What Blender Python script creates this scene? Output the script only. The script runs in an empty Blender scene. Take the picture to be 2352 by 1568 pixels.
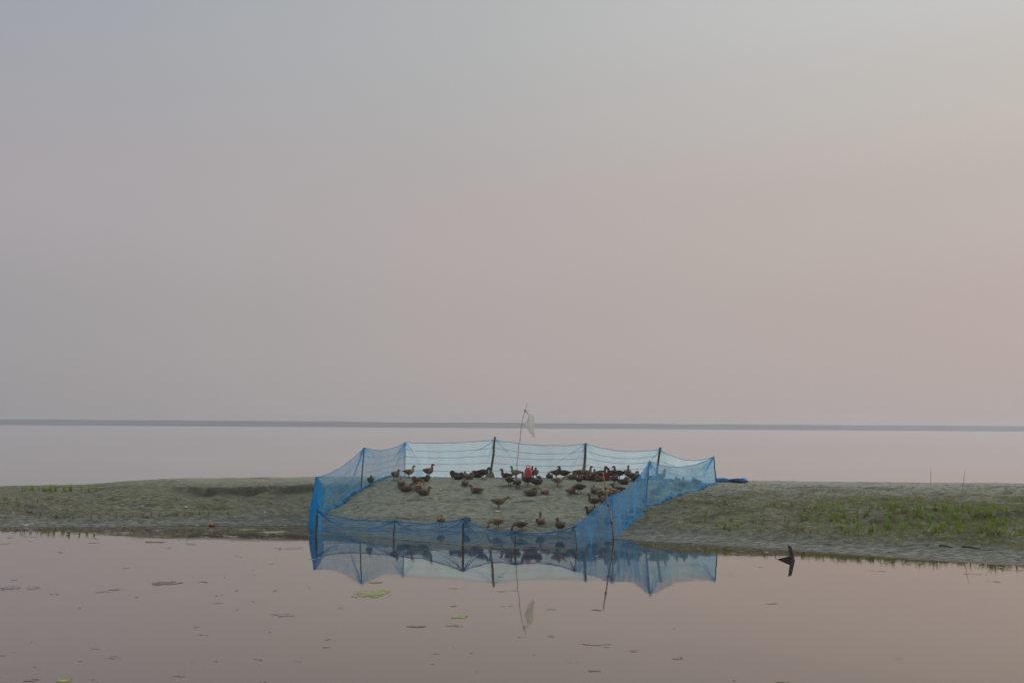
import bpy, math, random
import numpy as np
from mathutils import Vector, Matrix
random.seed(7); np.random.seed(7)
S = bpy.context.scene
COL = S.collection
R = math.radians

# ------------------------------------------------------------------ camera
CAM_H = 3.0
PITCH, ROLL = R(4.775), R(0.365)
F = 2352 * 35 / 36                       # focal length in view pixels (view = 2352 x 1568)
cam_d = bpy.data.cameras.new('camera'); cam_d.lens = 35; cam_d.sensor_width = 36
cam_d.clip_start = 0.1; cam_d.clip_end = 6000
cam = bpy.data.objects.new('camera', cam_d); COL.objects.link(cam)
ROT = Matrix.Rotation(R(90) + PITCH, 3, 'X') @ Matrix.Rotation(ROLL, 3, 'Z')
cam.matrix_world = Matrix.Translation((0, 0, CAM_H)) @ ROT.to_4x4()
S.camera = cam

# ------------------------------------------------------------------ sky and sun
SUN_AZ, SUN_EL = R(52), R(14)            # azimuth to the right of the view, hazy low sun
SUN_DIR = Vector((math.sin(SUN_AZ) * math.cos(SUN_EL), math.cos(SUN_AZ) * math.cos(SUN_EL), math.sin(SUN_EL)))
W = bpy.data.worlds.new('World'); S.world = W; W.use_nodes = True
nt = W.node_tree; nt.nodes.clear(); N = nt.nodes.new; L = nt.links.new
def lin(c):
    return tuple(((v / 255 / 12.92) if v / 255 <= 0.04045 else ((v / 255 + 0.055) / 1.055) ** 2.4) for v in c)
tc = N('ShaderNodeTexCoord'); sep = N('ShaderNodeSeparateXYZ'); L(tc.outputs['Generated'], sep.inputs[0])
def ramp(stops):                          # stops: (elevation in degrees, sRGB)
    r = N('ShaderNodeValToRGB'); r.color_ramp.interpolation = 'EASE'
    e = r.color_ramp.elements
    while len(e) < len(stops): e.new(0.5)
    for k, (deg, c) in enumerate(stops):
        e[k].position = max(0.0, math.sin(R(deg))); e[k].color = (*lin(c), 1)
    L(sep.outputs['Z'], r.inputs[0]); return r
rl = ramp([(0, (153, 150, 153)), (5, (158, 156, 159)), (12, (167, 163, 168)), (23, (159, 164, 172)), (60, (180, 188, 198)), (90, (196, 202, 208))])
rc = ramp([(0, (172, 164, 162)), (5, (175, 167, 165)), (11, (179, 171, 169)), (23, (179, 180, 180)), (60, (192, 197, 203)), (90, (196, 202, 208))])
rr = ramp([(0, (179, 167, 164)), (6, (182, 169, 166)), (12, (187, 177, 173)), (18, (193, 188, 184)), (23, (198, 198, 197)), (60, (205, 208, 210)), (90, (196, 202, 208))])
# how far the view direction leans towards the sun's azimuth
dotn = N('ShaderNodeVectorMath'); dotn.operation = 'DOT_PRODUCT'
flat = N('ShaderNodeVectorMath'); flat.operation = 'MULTIPLY'; flat.inputs[1].default_value = (1, 1, 0)
nrm = N('ShaderNodeVectorMath'); nrm.operation = 'NORMALIZE'
L(tc.outputs['Generated'], flat.inputs[0]); L(flat.outputs[0], nrm.inputs[0]); L(nrm.outputs[0], dotn.inputs[0])
dotn.inputs[1].default_value = (math.sin(SUN_AZ), math.cos(SUN_AZ), 0)
def mrange(a, b):
    m = N('ShaderNodeMapRange'); m.interpolation_type = 'SMOOTHSTEP'
    m.inputs[1].default_value = a; m.inputs[2].default_value = b
    L(dotn.outputs['Value'], m.inputs[0]); return m
def mixc(a, b, f):
    m = N('ShaderNodeMix'); m.data_type = 'RGBA'
    if isinstance(f, float): m.inputs[0].default_value = f
    else: L(f, m.inputs[0])
    L(a, m.inputs[6]); L(b, m.inputs[7]); return m.outputs[2]
g1 = mixc(rl.outputs[0], rc.outputs[0], mrange(0.05, 0.75).outputs[0])
g2 = mixc(g1, rr.outputs[0], mrange(0.52, 1.0).outputs[0])
up = N('ShaderNodeVectorMath'); up.operation = 'SCALE'; up.inputs['Scale'].default_value = 10.0
L(g2, up.inputs[0])
sky = N('ShaderNodeTexSky'); sky.sky_type = 'NISHITA'; sky.sun_disc = False
sky.sun_elevation = SUN_EL; sky.sun_rotation = SUN_AZ; sky.dust_density = 6; sky.air_density = 1.5
bgn = N('ShaderNodeBackground'); bgn.inputs['Strength'].default_value = 0.1
L(mixc(up.outputs[0], sky.outputs[0], 0.02), bgn.inputs['Color'])
wo = N('ShaderNodeOutputWorld'); L(bgn.outputs[0], wo.inputs['Surface'])

sun_d = bpy.data.lights.new('sun', 'SUN'); sun_d.energy = 1.2; sun_d.angle = R(14); sun_d.color = (1.0, 0.86, 0.76)
sun = bpy.data.objects.new('sun', sun_d); COL.objects.link(sun)
sun.rotation_euler = (-SUN_DIR).to_track_quat('-Z', 'Y').to_euler()

S.view_settings.view_transform = 'Standard'; S.view_settings.look = 'None'
S.view_settings.exposure = 0.0; S.view_settings.gamma = 1.0
S.cycles.use_denoising = True; S.cycles.max_bounces = 8; S.cycles.transparent_max_bounces = 24
S.cycles.volume_bounces = 1; S.cycles.caustics_reflective = False

# ------------------------------------------------------------------ view helpers
def ray(px, py): return ROT @ Vector(((px - 1176) / F, -(py - 784) / F, -1))
EYE = Vector((0, 0, CAM_H))
def at(px, py, Y): d = ray(px, py); return EYE + d * (Y / d.y)
def on_z(px, py, z=0.0): d = ray(px, py); return EYE + d * ((z - CAM_H) / d.z)

# ------------------------------------------------------------------ object helpers
def mesh(name, v, f, smooth=True):
    m = bpy.data.meshes.new(name); m.from_pydata([tuple(p) for p in v], [], f); m.update()
    if smooth: m.polygons.foreach_set('use_smooth', [True] * len(m.polygons))
    return m
def obj(name, v, f, mat, parent=None, origin=None, smooth=True, **props):
    o0 = Vector(origin) if origin is not None else Vector((0, 0, 0))
    m = mesh(name, [Vector(p) - o0 for p in v], f, smooth)
    if mat: m.materials.append(mat)
    o = bpy.data.objects.new(name, m); COL.objects.link(o)
    base = Vector((0, 0, 0))
    p = parent
    while p is not None: base += p.location; p = p.parent
    o.location = o0 - base
    if parent: o.parent = parent
    for k, x in props.items(): o[k] = x
    return o
def thing(name, loc, label, cat, group=None):
    o = bpy.data.objects.new(name, None); COL.objects.link(o); o.location = loc
    o.empty_display_size = 0.1; o['label'] = label; o['category'] = cat
    if group: o['group'] = group
    return o
def tube(pts, rad, n=8, cap=True):
    pts = [Vector(p) for p in pts]; v = []; f = []
    up_ = Vector((0, 0, 1)); k = len(pts)
    side = None
    for i, p in enumerate(pts):
        t = (pts[min(i + 1, k - 1)] - pts[max(i - 1, 0)]).normalized()
        if side is None:
            side = t.cross(up_)
            if side.length < 0.1: side = t.cross(Vector((0, 1, 0)))
        side = (side - t * side.dot(t)).normalized(); b = t.cross(side)
        r = rad(i / (k - 1)) if callable(rad) else rad
        for j in range(n):
            a = 2 * math.pi * j / n
            v.append(p + side * (r * math.cos(a)) + b * (r * math.sin(a)))
    for i in range(k - 1):
        for j in range(n):
            f.append((i * n + j, i * n + (j + 1) % n, (i + 1) * n + (j + 1) % n, (i + 1) * n + j))
    if cap:
        f.append(tuple(range(n - 1, -1, -1))); f.append(tuple(range((k - 1) * n, k * n)))
    return v, f
def join(parts):
    v = []; f = []
    for a, b in parts:
        o = len(v); v += list(a); f += [tuple(i + o for i in q) for q in b]
    return v, f
def blob(c, rx, ry, rz, seed=0, rough=0.25, nu=14, nv=8, flat=None):
    rnd = random.Random(seed); ph = [rnd.uniform(0, 6.28) for _ in range(8)]; v = []; f = []
    for i in range(nv + 1):
        th = math.pi * i / nv
        for j in range(nu):
            a = 2 * math.pi * j / nu
            k = 1 + rough * (0.5 * math.sin(2 * a + ph[0] + th) + 0.3 * math.sin(3 * a + ph[1] - 2 * th) + 0.3 * math.sin(5 * a + ph[2] + 3 * th))
            z = rz * math.cos(th) * k
            if flat is not None: z = max(z, flat)
            v.append((c[0] + rx * k * math.sin(th) * math.cos(a), c[1] + ry * k * math.sin(th) * math.sin(a), c[2] + z))
    for i in range(nv):
        for j in range(nu):
            f.append((i * nu + j, (i + 1) * nu + j, (i + 1) * nu + (j + 1) % nu, i * nu + (j + 1) % nu))
    return v, f

# ------------------------------------------------------------------ materials
def newmat(name):
    m = bpy.data.materials.new(name); m.use_nodes = True; m.node_tree.nodes.clear(); return m
class NT:
    def __init__(s, m): s.t = m.node_tree; s.out = s.n('ShaderNodeOutputMaterial')
    def n(s, k, **kw):
        x = s.t.nodes.new(k)
        for a, b in kw.items(): setattr(x, a, b)
        return x
    def l(s, a, b): s.t.links.new(a, b)
    def noise(s, vec, scale, detail=4, rough=0.55, dist=0.0):
        x = s.n('ShaderNodeTexNoise'); x.inputs['Scale'].default_value = scale; x.inputs['Detail'].default_value = detail
        x.inputs['Roughness'].default_value = rough; x.inputs['Distortion'].default_value = dist
        if vec is not None: s.l(vec, x.inputs['Vector'])
        return x.outputs['Fac']
    def vmul(s, vec, k):
        x = s.n('ShaderNodeVectorMath', operation='MULTIPLY'); x.inputs[1].default_value = k; s.l(vec, x.inputs[0]); return x.outputs[0]
    def mr(s, a, lo, hi, to0=0.0, to1=1.0, smooth=True):
        x = s.n('ShaderNodeMapRange'); x.interpolation_type = 'SMOOTHSTEP' if smooth else 'LINEAR'
        for k, q in zip((1, 2, 3, 4), (lo, hi, to0, to1)): x.inputs[k].default_value = q
        s.l(a, x.inputs[0]); return x.outputs[0]
    def math(s, op, a, b):
        x = s.n('ShaderNodeMath', operation=op)
        for k, q in enumerate((a, b)):
            if isinstance(q, (int, float)): x.inputs[k].default_value = q
            else: s.l(q, x.inputs[k])
        return x.outputs[0]
    def mix(s, a, b, f):
        x = s.n('ShaderNodeMix', data_type='RGBA')
        for k, q in ((0, f), (6, a), (7, b)):
            if isinstance(q, (int, float)): x.inputs[k].default_value = q
            elif isinstance(q, tuple): x.inputs[k].default_value = (*q, 1)
            else: s.l(q, x.inputs[k])
        return x.outputs[2]
    def bump(s, h, strength, dist):
        x = s.n('ShaderNodeBump'); x.inputs['Strength'].default_value = strength; x.inputs['Distance'].default_value = dist
        s.l(h, x.inputs['Height']); return x.outputs[0]
    def principled(s, col, rough=0.8, normal=None, spec=0.3, **kw):
        x = s.n('ShaderNodeBsdfPrincipled')
        for name, q in (('Base Color', col), ('Roughness', rough), ('Specular IOR Level', spec)):
            if isinstance(q, (int, float)): x.inputs[name].default_value = q
            elif isinstance(q, tuple): x.inputs[name].default_value = (*q, 1)
            else: s.l(q, x.inputs[name])
        if normal is not None: s.l(normal, x.inputs['Normal'])
        s.l(x.outputs[0], s.out.inputs['Surface']); return x
def mottled(name, a, b, scale=20, rough=0.8, stretch=(1, 1, 1), bump=0.0, spec=0.25):
    m = newmat(name); t = NT(m); c = t.n('ShaderNodeTexCoord').outputs['Object']
    fac = t.noise(t.vmul(c, stretch), scale, 5, 0.6)
    nrm_ = t.bump(fac, bump, 0.02) if bump else None
    t.principled(t.mix(a, b, t.mr(fac, 0.35, 0.65)), rough, nrm_, spec); return m

# water: glossy film over a dark muddy body
def watermat(name, rough, bump, scale, tint):
    m = newmat(name); t = NT(m)
    geo = t.n('ShaderNodeNewGeometry').outputs['Position']
    wn = t.math('ADD', t.noise(t.vmul(geo, (0.5, 1.3, 1)), scale, 3), t.math('MULTIPLY', t.noise(t.vmul(geo, (1, 2.2, 1)), scale * 6, 2), 0.12))
    wb = t.bump(wn, bump, 0.05)
    lw = t.n('ShaderNodeLayerWeight'); lw.inputs['Blend'].default_value = 0.5
    fr = t.math('POWER', lw.outputs['Facing'], 2.95)
    gl = t.n('ShaderNodeBsdfGlossy'); gl.inputs['Roughness'].default_value = rough; gl.inputs['Color'].default_value = (*tint, 1)
    t.l(wb, gl.inputs['Normal'])
    df = t.n('ShaderNodeBsdfDiffuse'); df.inputs['Color'].default_value = (0.055, 0.038, 0.026, 1)
    mx = t.n('ShaderNodeMixShader'); t.l(fr, mx.inputs[0]); t.l(df.outputs[0], mx.inputs[1]); t.l(gl.outputs[0], mx.inputs[2])
    t.l(mx.outputs[0], t.out.inputs['Surface']); return m
M_water = watermat('pond_water', 0.03, 0.03, 0.9, (1.0, 0.937, 0.875))
M_river = watermat('river_water', 0.16, 0.05, 0.6, (0.985, 0.965, 0.955))

# sandy mud of the bank
M_sand = newmat('bank_sand'); t = NT(M_sand)
geo = t.n('ShaderNodeNewGeometry').outputs['Position']
sp = t.n('ShaderNodeSeparateXYZ'); t.l(geo, sp.inputs[0])
pen_at = t.n('ShaderNodeAttribute', attribute_name='trampled').outputs['Fac']
nA = t.noise(t.vmul(geo, (0.45, 1.5, 1)), 1.5, 6, 0.65, 0.4)
nB = t.noise(t.vmul(geo, (1.0, 2.2, 1)), 4.5, 6, 0.65)
nC = t.noise(t.vmul(geo, (1, 1.5, 1)), 24, 4, 0.6)
nD = t.noise(t.vmul(geo, (1, 2.5, 1)), 2.3, 5, 0.7, 0.6)
zz = t.math('ADD', sp.outputs['Z'], t.math('MULTIPLY', t.math('SUBTRACT', nD, 0.5), 0.22))
dry = t.mix((0.29, 0.295, 0.22), (0.49, 0.49, 0.385), t.mr(nB, 0.25, 0.7))
olive = t.mix((0.115, 0.120, 0.066), (0.345, 0.340, 0.225), t.mr(nB, 0.3, 0.7))
tramp = t.mix((0.205, 0.222, 0.155), (0.445, 0.460, 0.350), t.mr(nB, 0.28, 0.70))
grey = t.mix((0.120, 0.132, 0.100), (0.310, 0.325, 0.268), t.mr(nB, 0.3, 0.7))
slope = t.mix(olive, dry, t.mr(zz, 0.78, 1.15))
slope = t.mix(slope, tramp, pen_at)
lowm = t.math('SUBTRACT', 1.0, t.mr(zz, 0.08, 0.34))
col = t.mix(slope, grey, t.math('MULTIPLY', lowm, 0.9))
crust = t.math('MULTIPLY', t.mr(nB, 0.50, 0.66), t.math('SUBTRACT', 1.0, t.mr(zz, 0.05, 0.15)))
col = t.mix(col, (0.46, 0.46, 0.42), t.math('MULTIPLY', crust, 0.8))
col = t.mix(col, t.mix(col, (0.095, 0.095, 0.072), 0.8), t.mr(nA, 0.53, 0.68))
scarp_shade = t.n('ShaderNodeAttribute', attribute_name='scarp_shade').outputs['Fac']
col = t.mix(col, (0.085, 0.088, 0.070), t.math('MULTIPLY', scarp_shade, t.mr(nB, 0.30, 0.55)))  # dark scarp earth, with shade of the erosion steps painted into its colour
col = t.mix(col, t.mix(col, (0.06, 0.06, 0.05), 0.55), t.mr(nC, 0.60, 0.80))
wetf = t.math('SUBTRACT', 1.0, t.mr(t.math('ADD', sp.outputs['Z'], t.math('MULTIPLY', t.math('SUBTRACT', nB, 0.5), 0.05)), 0.004, 0.028))
col = t.mix(col, (0.060, 0.048, 0.040), wetf)
rgh = t.mr(wetf, 0, 1, 0.92, 0.22, False)
hgt = t.math('ADD', t.math('MULTIPLY', nB, 0.7), t.math('MULTIPLY', nC, 0.3))
t.principled(col, rgh, t.bump(hgt, 1.0, 0.10), 0.25)

M_far = mottled('far_shore_hazed_earth', (0.065, 0.080, 0.100), (0.115, 0.130, 0.150), 0.02, 1.0, (0.15, 1, 6))  # blue of the distant haze is mixed into this earth colour

def netmat(name, colr, cov_lo, cov_hi, streak=(5.0, 0.5, 1.0), trans=0.5):
    m = newmat(name); t = NT(m)
    uv = t.n('ShaderNodeUVMap').outputs[0]
    n1 = t.noise(t.vmul(uv, streak), 1.6, 4, 0.6, 0.8)
    cov = t.mr(n1, 0.32, 0.70, cov_lo, cov_hi)
    d = t.n('ShaderNodeBsdfDiffuse'); d.inputs['Color'].default_value = (*colr, 1)
    tr = t.n('ShaderNodeBsdfTranslucent'); tr.inputs['Color'].default_value = (*colr, 1)
    a = t.n('ShaderNodeMixShader'); a.inputs[0].default_value = trans
    t.l(d.outputs[0], a.inputs[1]); t.l(tr.outputs[0], a.inputs[2])
    tp = t.n('ShaderNodeBsdfTransparent')
    b = t.n('ShaderNodeMixShader'); t.l(cov, b.inputs[0]); t.l(tp.outputs[0], b.inputs[1]); t.l(a.outputs[0], b.inputs[2])
    t.l(b.outputs[0], t.out.inputs['Surface']); return m
M_net_pale = netmat('backlit_pale_netting', (0.58, 0.87, 1.0), 0.60, 0.72, (0.6, 0.4, 1), 0.9)  # rear panels: glow of the back light mixed into the thread colour
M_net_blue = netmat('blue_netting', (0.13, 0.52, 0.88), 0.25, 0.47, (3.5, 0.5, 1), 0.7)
M_net_mid = netmat('mid_blue_netting', (0.19, 0.63, 0.98), 0.38, 0.58, (2.5, 0.8, 1), 0.88)  # left rear panel, tone between the pale and the blue netting
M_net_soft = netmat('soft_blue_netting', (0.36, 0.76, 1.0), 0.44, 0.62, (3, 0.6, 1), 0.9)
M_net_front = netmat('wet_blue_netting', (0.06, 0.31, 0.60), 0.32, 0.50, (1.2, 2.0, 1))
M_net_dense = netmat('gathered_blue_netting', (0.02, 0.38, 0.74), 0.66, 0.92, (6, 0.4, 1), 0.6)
M_hem = mottled('blue_net_hem', (0.02, 0.19, 0.42), (0.05, 0.33, 0.62), 9, 0.8, bump=0.5)
M_cord = mottled('net_cord', (0.16, 0.40, 0.62), (0.22, 0.46, 0.68), 6, 0.7)
M_wood = mottled('weathered_post_wood', (0.080, 0.064, 0.050), (0.190, 0.150, 0.115), 14, 0.9, (1, 1, 0.12), 0.4)
M_bamboo = mottled('dry_bamboo', (0.30, 0.225, 0.125), (0.44, 0.345, 0.21), 10, 0.6, (1, 1, 0.2))
M_cane = mottled('thin_cane', (0.24, 0.19, 0.13), (0.40, 0.33, 0.23), 10, 0.6, (1, 1, 0.2))
M_node = mottled('cane_node', (0.10, 0.06, 0.045), (0.15, 0.10, 0.07), 10)
M_dark = mottled('dark_wet_wood', (0.018, 0.013, 0.012), (0.050, 0.034, 0.028), 18, 0.35, (1, 1, 0.2), 0.3, 0.5)
M_red = mottled('red_plastic', (0.52, 0.030, 0.035), (0.60, 0.055, 0.055), 8, 0.35, spec=0.5)
M_redrag = mottled('red_tub_plastic', (0.36, 0.010, 0.016), (0.44, 0.018, 0.022), 8, 0.4, spec=0.4)
M_clod = mottled('earth_clod', (0.12, 0.105, 0.075), (0.26, 0.24, 0.18), 18, 0.95, bump=0.6)
M_white = mottled('white_scrap', (0.62, 0.64, 0.64), (0.80, 0.81, 0.80), 12, 0.7)
M_pinkbag = mottled('pale_pink_plastic', (0.62, 0.54, 0.60), (0.72, 0.64, 0.68), 8, 0.5)
M_orange = mottled('orange_scrap', (0.50, 0.11, 0.04), (0.60, 0.18, 0.07), 12, 0.6)
M_alg = {k: mottled('algae_' + k, a, b, sc, 0.7, (1, 1, 1), 0.5) for k, a, b, sc in (
    ('green', (0.24, 0.27, 0.11), (0.46, 0.50, 0.22), 7), ('olive', (0.23, 0.22, 0.13), (0.34, 0.33, 0.20), 9),
    ('brown', (0.19, 0.165, 0.12), (0.28, 0.24, 0.175), 9), ('grey', (0.30, 0.28, 0.255), (0.40, 0.37, 0.335), 9),
    ('pale', (0.34, 0.35, 0.20), (0.48, 0.48, 0.30), 9))}
def leafmat(name, a, b):
    m = newmat(name); t = NT(m); c = t.n('ShaderNodeTexCoord').outputs['Object']
    f_ = t.noise(c, 14, 2); colr = t.mix(a, b, t.mr(f_, 0.35, 0.65))
    d = t.n('ShaderNodeBsdfDiffuse'); tr = t.n('ShaderNodeBsdfTranslucent')
    t.l(colr, d.inputs[0]); t.l(colr, tr.inputs[0])
    x = t.n('ShaderNodeMixShader'); x.inputs[0].default_value = 0.4
    t.l(d.outputs[0], x.inputs[1]); t.l(tr.outputs[0], x.inputs[2]); t.l(x.outputs[0], t.out.inputs['Surface']); return m
M_leaf = leafmat('seedling_green', (0.20, 0.30, 0.025), (0.31, 0.41, 0.06))
M_leafy = leafmat('seedling_yellowing', (0.24, 0.19, 0.05), (0.34, 0.27, 0.08))
M_leafm = leafmat('seedling_olive', (0.15, 0.17, 0.03), (0.24, 0.23, 0.06))

# ------------------------------------------------------------------ water
wx0, wx1, wy0, wy1 = -2400, 2400, -250, 2900
split = 38.6                              # under the sand bank
obj('pond_water', [(wx0, wy0, 0), (wx1, wy0, 0), (wx1, split, 0), (wx0, split, 0)], [(0, 1, 2, 3)], M_water, smooth=False, kind='structure')
obj('river_water', [(wx0, split, 0), (wx1, split, 0), (wx1, wy1, 0), (wx0, wy1, 0)], [(0, 1, 2, 3)], M_river, smooth=False, kind='structure')

# ------------------------------------------------------------------ sand bank between the pond and the river
SH_X = np.array([-90, -40, -14.7, -11, -6.2, -3.3, -1.0, 1.35, 2.7, 5.4, 8.37, 11.3, 16, 24, 45, 90.])
SH_Y = np.array([25, 26.5, 28.5, 28.7, 29.4, 29.0, 28.2, 26.9, 26.45, 25.1, 23.5, 22.0, 20.3, 18.5, 17, 16.])
ZC_X = np.array([-90, -30, -18.4, -15.5, -12.4, -10.95, -7.4, -2.5, 7.05, 14, 17.5, 40, 90.])
ZC_Y = np.array([0.4, 0.6, 0.70, 0.77, 1.0, 1.04, 1.10, 1.20, 1.155, 1.125, 1.125, 1.1, 1.0])
PR_T = np.array([0, 0.06, 0.14, 0.35, 0.6, 0.82, 1.0])
PR_Z = np.array([0, 0.03, 0.09, 0.33, 0.66, 0.91, 1.0])
rng = np.random.RandomState(3); LAT = rng.rand(256, 256)
def vnoise(x, y):
    xi = np.floor(x).astype(int); yi = np.floor(y).astype(int); fx = x - xi; fy = y - yi
    fx = fx * fx * (3 - 2 * fx); fy = fy * fy * (3 - 2 * fy)
    g = lambda a, b: LAT[a % 256, b % 256]
    return (g(xi, yi) * (1 - fx) + g(xi + 1, yi) * fx) * (1 - fy) + (g(xi, yi + 1) * (1 - fx) + g(xi + 1, yi + 1) * fx) * fy
def fbm(x, y, o=4, gain=0.5):
    s = 0; a = 1; n = 0
    for k in range(o):
        s = s + a * (vnoise(x * 2 ** k + 17 * k, y * 2 ** k + 31 * k) - 0.5); n += a; a *= gain
    return s / n
def sstep(a, b, x): q = np.clip((x - a) / (b - a), 0, 1); return q * q * (3 - 2 * q)
def height(x, y):
    x = np.asarray(x, float); y = np.asarray(y, float)
    ys = np.interp(x, SH_X, SH_Y) + 0.5 * fbm(x * 0.5, x * 0 + 3.3, 4, 0.6)
    zc = np.interp(x, ZC_X, ZC_Y)
    yc = 35.6 - 1.6 * sstep(-6.5, -2.5, x); q = (y - ys) / (yc - ys)
    z = zc * np.interp(q, PR_T, PR_Z)
    z = np.where(q < 0, np.maximum(-0.5, (y - ys) * 0.13), z)
    back = np.maximum(0, y - yc)
    z = z - 0.056 * back - 0.5 * sstep(38.2, 40.5, y) - 0.75 * sstep(40, 45, y)
    up_ = sstep(0.02, 0.25, q)
    # erosion steps
    e1 = 34.15 + 1.3 * fbm(x * 0.45, x * 0 + 8, 4, 0.6); m1 = sstep(-12.2, -10, x) * (1 - sstep(-5.9, -4.6, x))
    z = z - (0.34 + 0.5 * fbm(x * 2.2, y * 3 + 7, 3)) * m1 * sstep(0.0, 0.16, e1 - y + 0.5 * fbm(x * 3, y * 0 + 2, 3)) * np.exp(-np.maximum(0, e1 - y) / 0.9)
    e2 = 27.7 + 1.2 * fbm(x * 0.5, x * 0 + 21, 4, 0.6); m2 = sstep(9.0, 10.4, x) * (1 - sstep(13.5, 15, x))
    z = z - 0.16 * m2 * sstep(0.0, 0.2, e2 - y) * np.exp(-np.maximum(0, e2 - y) / 0.6)
    e3 = 29.6 + 1.0 * fbm(x * 0.5, x * 0 + 41, 4, 0.6); m3 = sstep(-11, -9, x) * (1 - sstep(-6.5, -6, x))
    z = z - 0.06 * m3 * sstep(0.0, 0.2, e3 - y) * np.exp(-np.maximum(0, e3 - y) / 0.5)
    bmp = 0.16 * fbm(x * 0.8, y * 1.2, 4, 0.55) + 0.22 * fbm(x * 1.5 + 9, y * 3.2, 4, 0.6) + 0.05 * fbm(x * 6 + 3, y * 9, 3)
    calm = 1 - 0.82 * sstep(32.0, 33.6, y)
    return z + bmp * up_ * calm + 0.035 * fbm(x * 2.5, y * 4, 4, .6) * sstep(-0.08, 0.04, q)
def axis(lo, a, b, hi, fine, coarse):
    return np.concatenate([np.arange(lo, a, coarse), np.arange(a, b, fine), np.arange(b, hi + coarse, coarse)])
GX = axis(-90, -18, 18, 90, 0.07, 1.5); GY = axis(13, 20.5, 37, 47, 0.07, 0.5)
XX, YY = np.meshgrid(GX, GY); ZZ = height(XX, YY)
def gz(x, y):                              # bilinear look-up on the built sheet
    i = int(np.clip(np.searchsorted(GX, x) - 1, 0, len(GX) - 2)); j = int(np.clip(np.searchsorted(GY, y) - 1, 0, len(GY) - 2))
    fx = (x - GX[i]) / (GX[i + 1] - GX[i]); fy = (y - GY[j]) / (GY[j + 1] - GY[j])
    return float((ZZ[j, i] * (1 - fx) + ZZ[j, i + 1] * fx) * (1 - fy) + (ZZ[j + 1, i] * (1 - fx) + ZZ[j + 1, i + 1] * fx) * fy)
def on_ground(px, py, water_ok=True):
    d = ray(px, py); tt = 18 / d.y; p = EYE + d * tt
    while p.y < 45:
        g = gz(p.x, p.y)
        if water_ok: g = max(g, -0.02)
        if p.z <= g: return Vector((p.x, p.y, g))
        tt += 0.03; p = EYE + d * tt
    p = at(px, py, 34.2); return Vector((p.x, p.y, gz(p.x, p.y)))
K = 4096 / 2352
def T2(px, py): return px / K, py / K

# posts of the pen: top pixel, depth, base pixel x, radius
POSTS = {
    'A': (726.6, 1094, 30.4, 722, .030), 'B': (729.7, 1171, 27.55, 728.5, .032), 'C': (906.8, 1194, 26.5, 906, .022),
    'D': (1065, 1189.5, 25.2, 1064, .027), 'E': (1183.8, 1219.7, 24.64, 1183, .020), 'F': (1319.5, 1206.5, 24.67, 1328, .011),
    'G': (1405.3, 1136, 26.8, 1408, .012), 'H': (1491.6, 1058, 29.6, 1482, .020), 'I': (1639, 1047, 32.7, 1645.5, .018),
    'J': (1517, 1026.7, 34.0, 1507, .040), 'K': (1345.3, 1017, 35.0, 1341, .042), 'L': (1137, 1003, 35.0, 1127, .037),
    'M': (930.7, 1014.6, 35.7, 929.8, .014), 'N': (836, 1027, 33.0, 829.6, .022)}
PT = {}
for k, (tx, ty, d, bx, r) in POSTS.items():
    top = at(tx, ty, d); b = at(bx, 1100, d); b = Vector((b.x, d, gz(b.x, d)))
    PT[k] = (top, b, r)
poly = np.array([[PT[k][1].x, PT[k][1].y] for k in 'BCDEFGHIJKLMNA'])
inside = np.zeros(XX.shape, bool); jx = len(poly) - 1
for i in range(len(poly)):
    xi, yi = poly[i]; xj, yj = poly[jx]
    c = ((yi > YY) != (yj > YY)) & (XX < (xj - xi) * (YY - yi) / (yj - yi + 1e-9) + xi); inside ^= c; jx = i
ny, nx = XX.shape
vv = np.stack([XX.ravel(), YY.ravel(), ZZ.ravel()], 1)
idx = np.arange(nx * ny).reshape(ny, nx)
ff = np.stack([idx[:-1, :-1].ravel(), idx[:-1, 1:].ravel(), idx[1:, 1:].ravel(), idx[1:, :-1].ravel()], 1)
gm = bpy.data.meshes.new('sand_bank')
gm.vertices.add(len(vv)); gm.vertices.foreach_set('co', vv.ravel())
gm.loops.add(ff.size); gm.loops.foreach_set('vertex_index', ff.ravel().astype(np.int32))
gm.polygons.add(len(ff)); gm.polygons.foreach_set('loop_start', np.arange(0, ff.size, 4, dtype=np.int32))
gm.polygons.foreach_set('use_smooth', np.ones(len(ff), bool)); gm.update(calc_edges=True); gm.validate()
at_ = gm.attributes.new('trampled', 'FLOAT', 'POINT')
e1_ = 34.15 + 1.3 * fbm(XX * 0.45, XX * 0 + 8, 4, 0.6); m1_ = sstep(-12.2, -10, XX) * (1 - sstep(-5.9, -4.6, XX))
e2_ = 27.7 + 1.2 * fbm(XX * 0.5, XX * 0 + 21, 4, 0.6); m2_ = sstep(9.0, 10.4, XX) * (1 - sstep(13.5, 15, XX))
shade_ = m1_ * sstep(0.0, 0.1, e1_ - YY) * np.exp(-np.maximum(0, e1_ - YY) / 0.75) + 0.6 * m2_ * sstep(0.0, 0.1, e2_ - YY) * np.exp(-np.maximum(0, e2_ - YY) / 0.5)  # mask for the painted shade just below the erosion steps
am_ = gm.attributes.new('scarp_shade', 'FLOAT', 'POINT'); am_.data.foreach_set('value', shade_.ravel().astype(np.float32))
at_ = gm.attributes['trampled']
tr_ = inside.astype(float)
for _ in range(6): tr_[1:-1, 1:-1] = (tr_[1:-1, 1:-1] + tr_[:-2, 1:-1] + tr_[2:, 1:-1] + tr_[1:-1, :-2] + tr_[1:-1, 2:]) / 5
at_.data.foreach_set('value', tr_.ravel().astype(np.float32))
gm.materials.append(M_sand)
bank = bpy.data.objects.new('sand_bank', gm); COL.objects.link(bank); bank['kind'] = 'structure'

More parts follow.
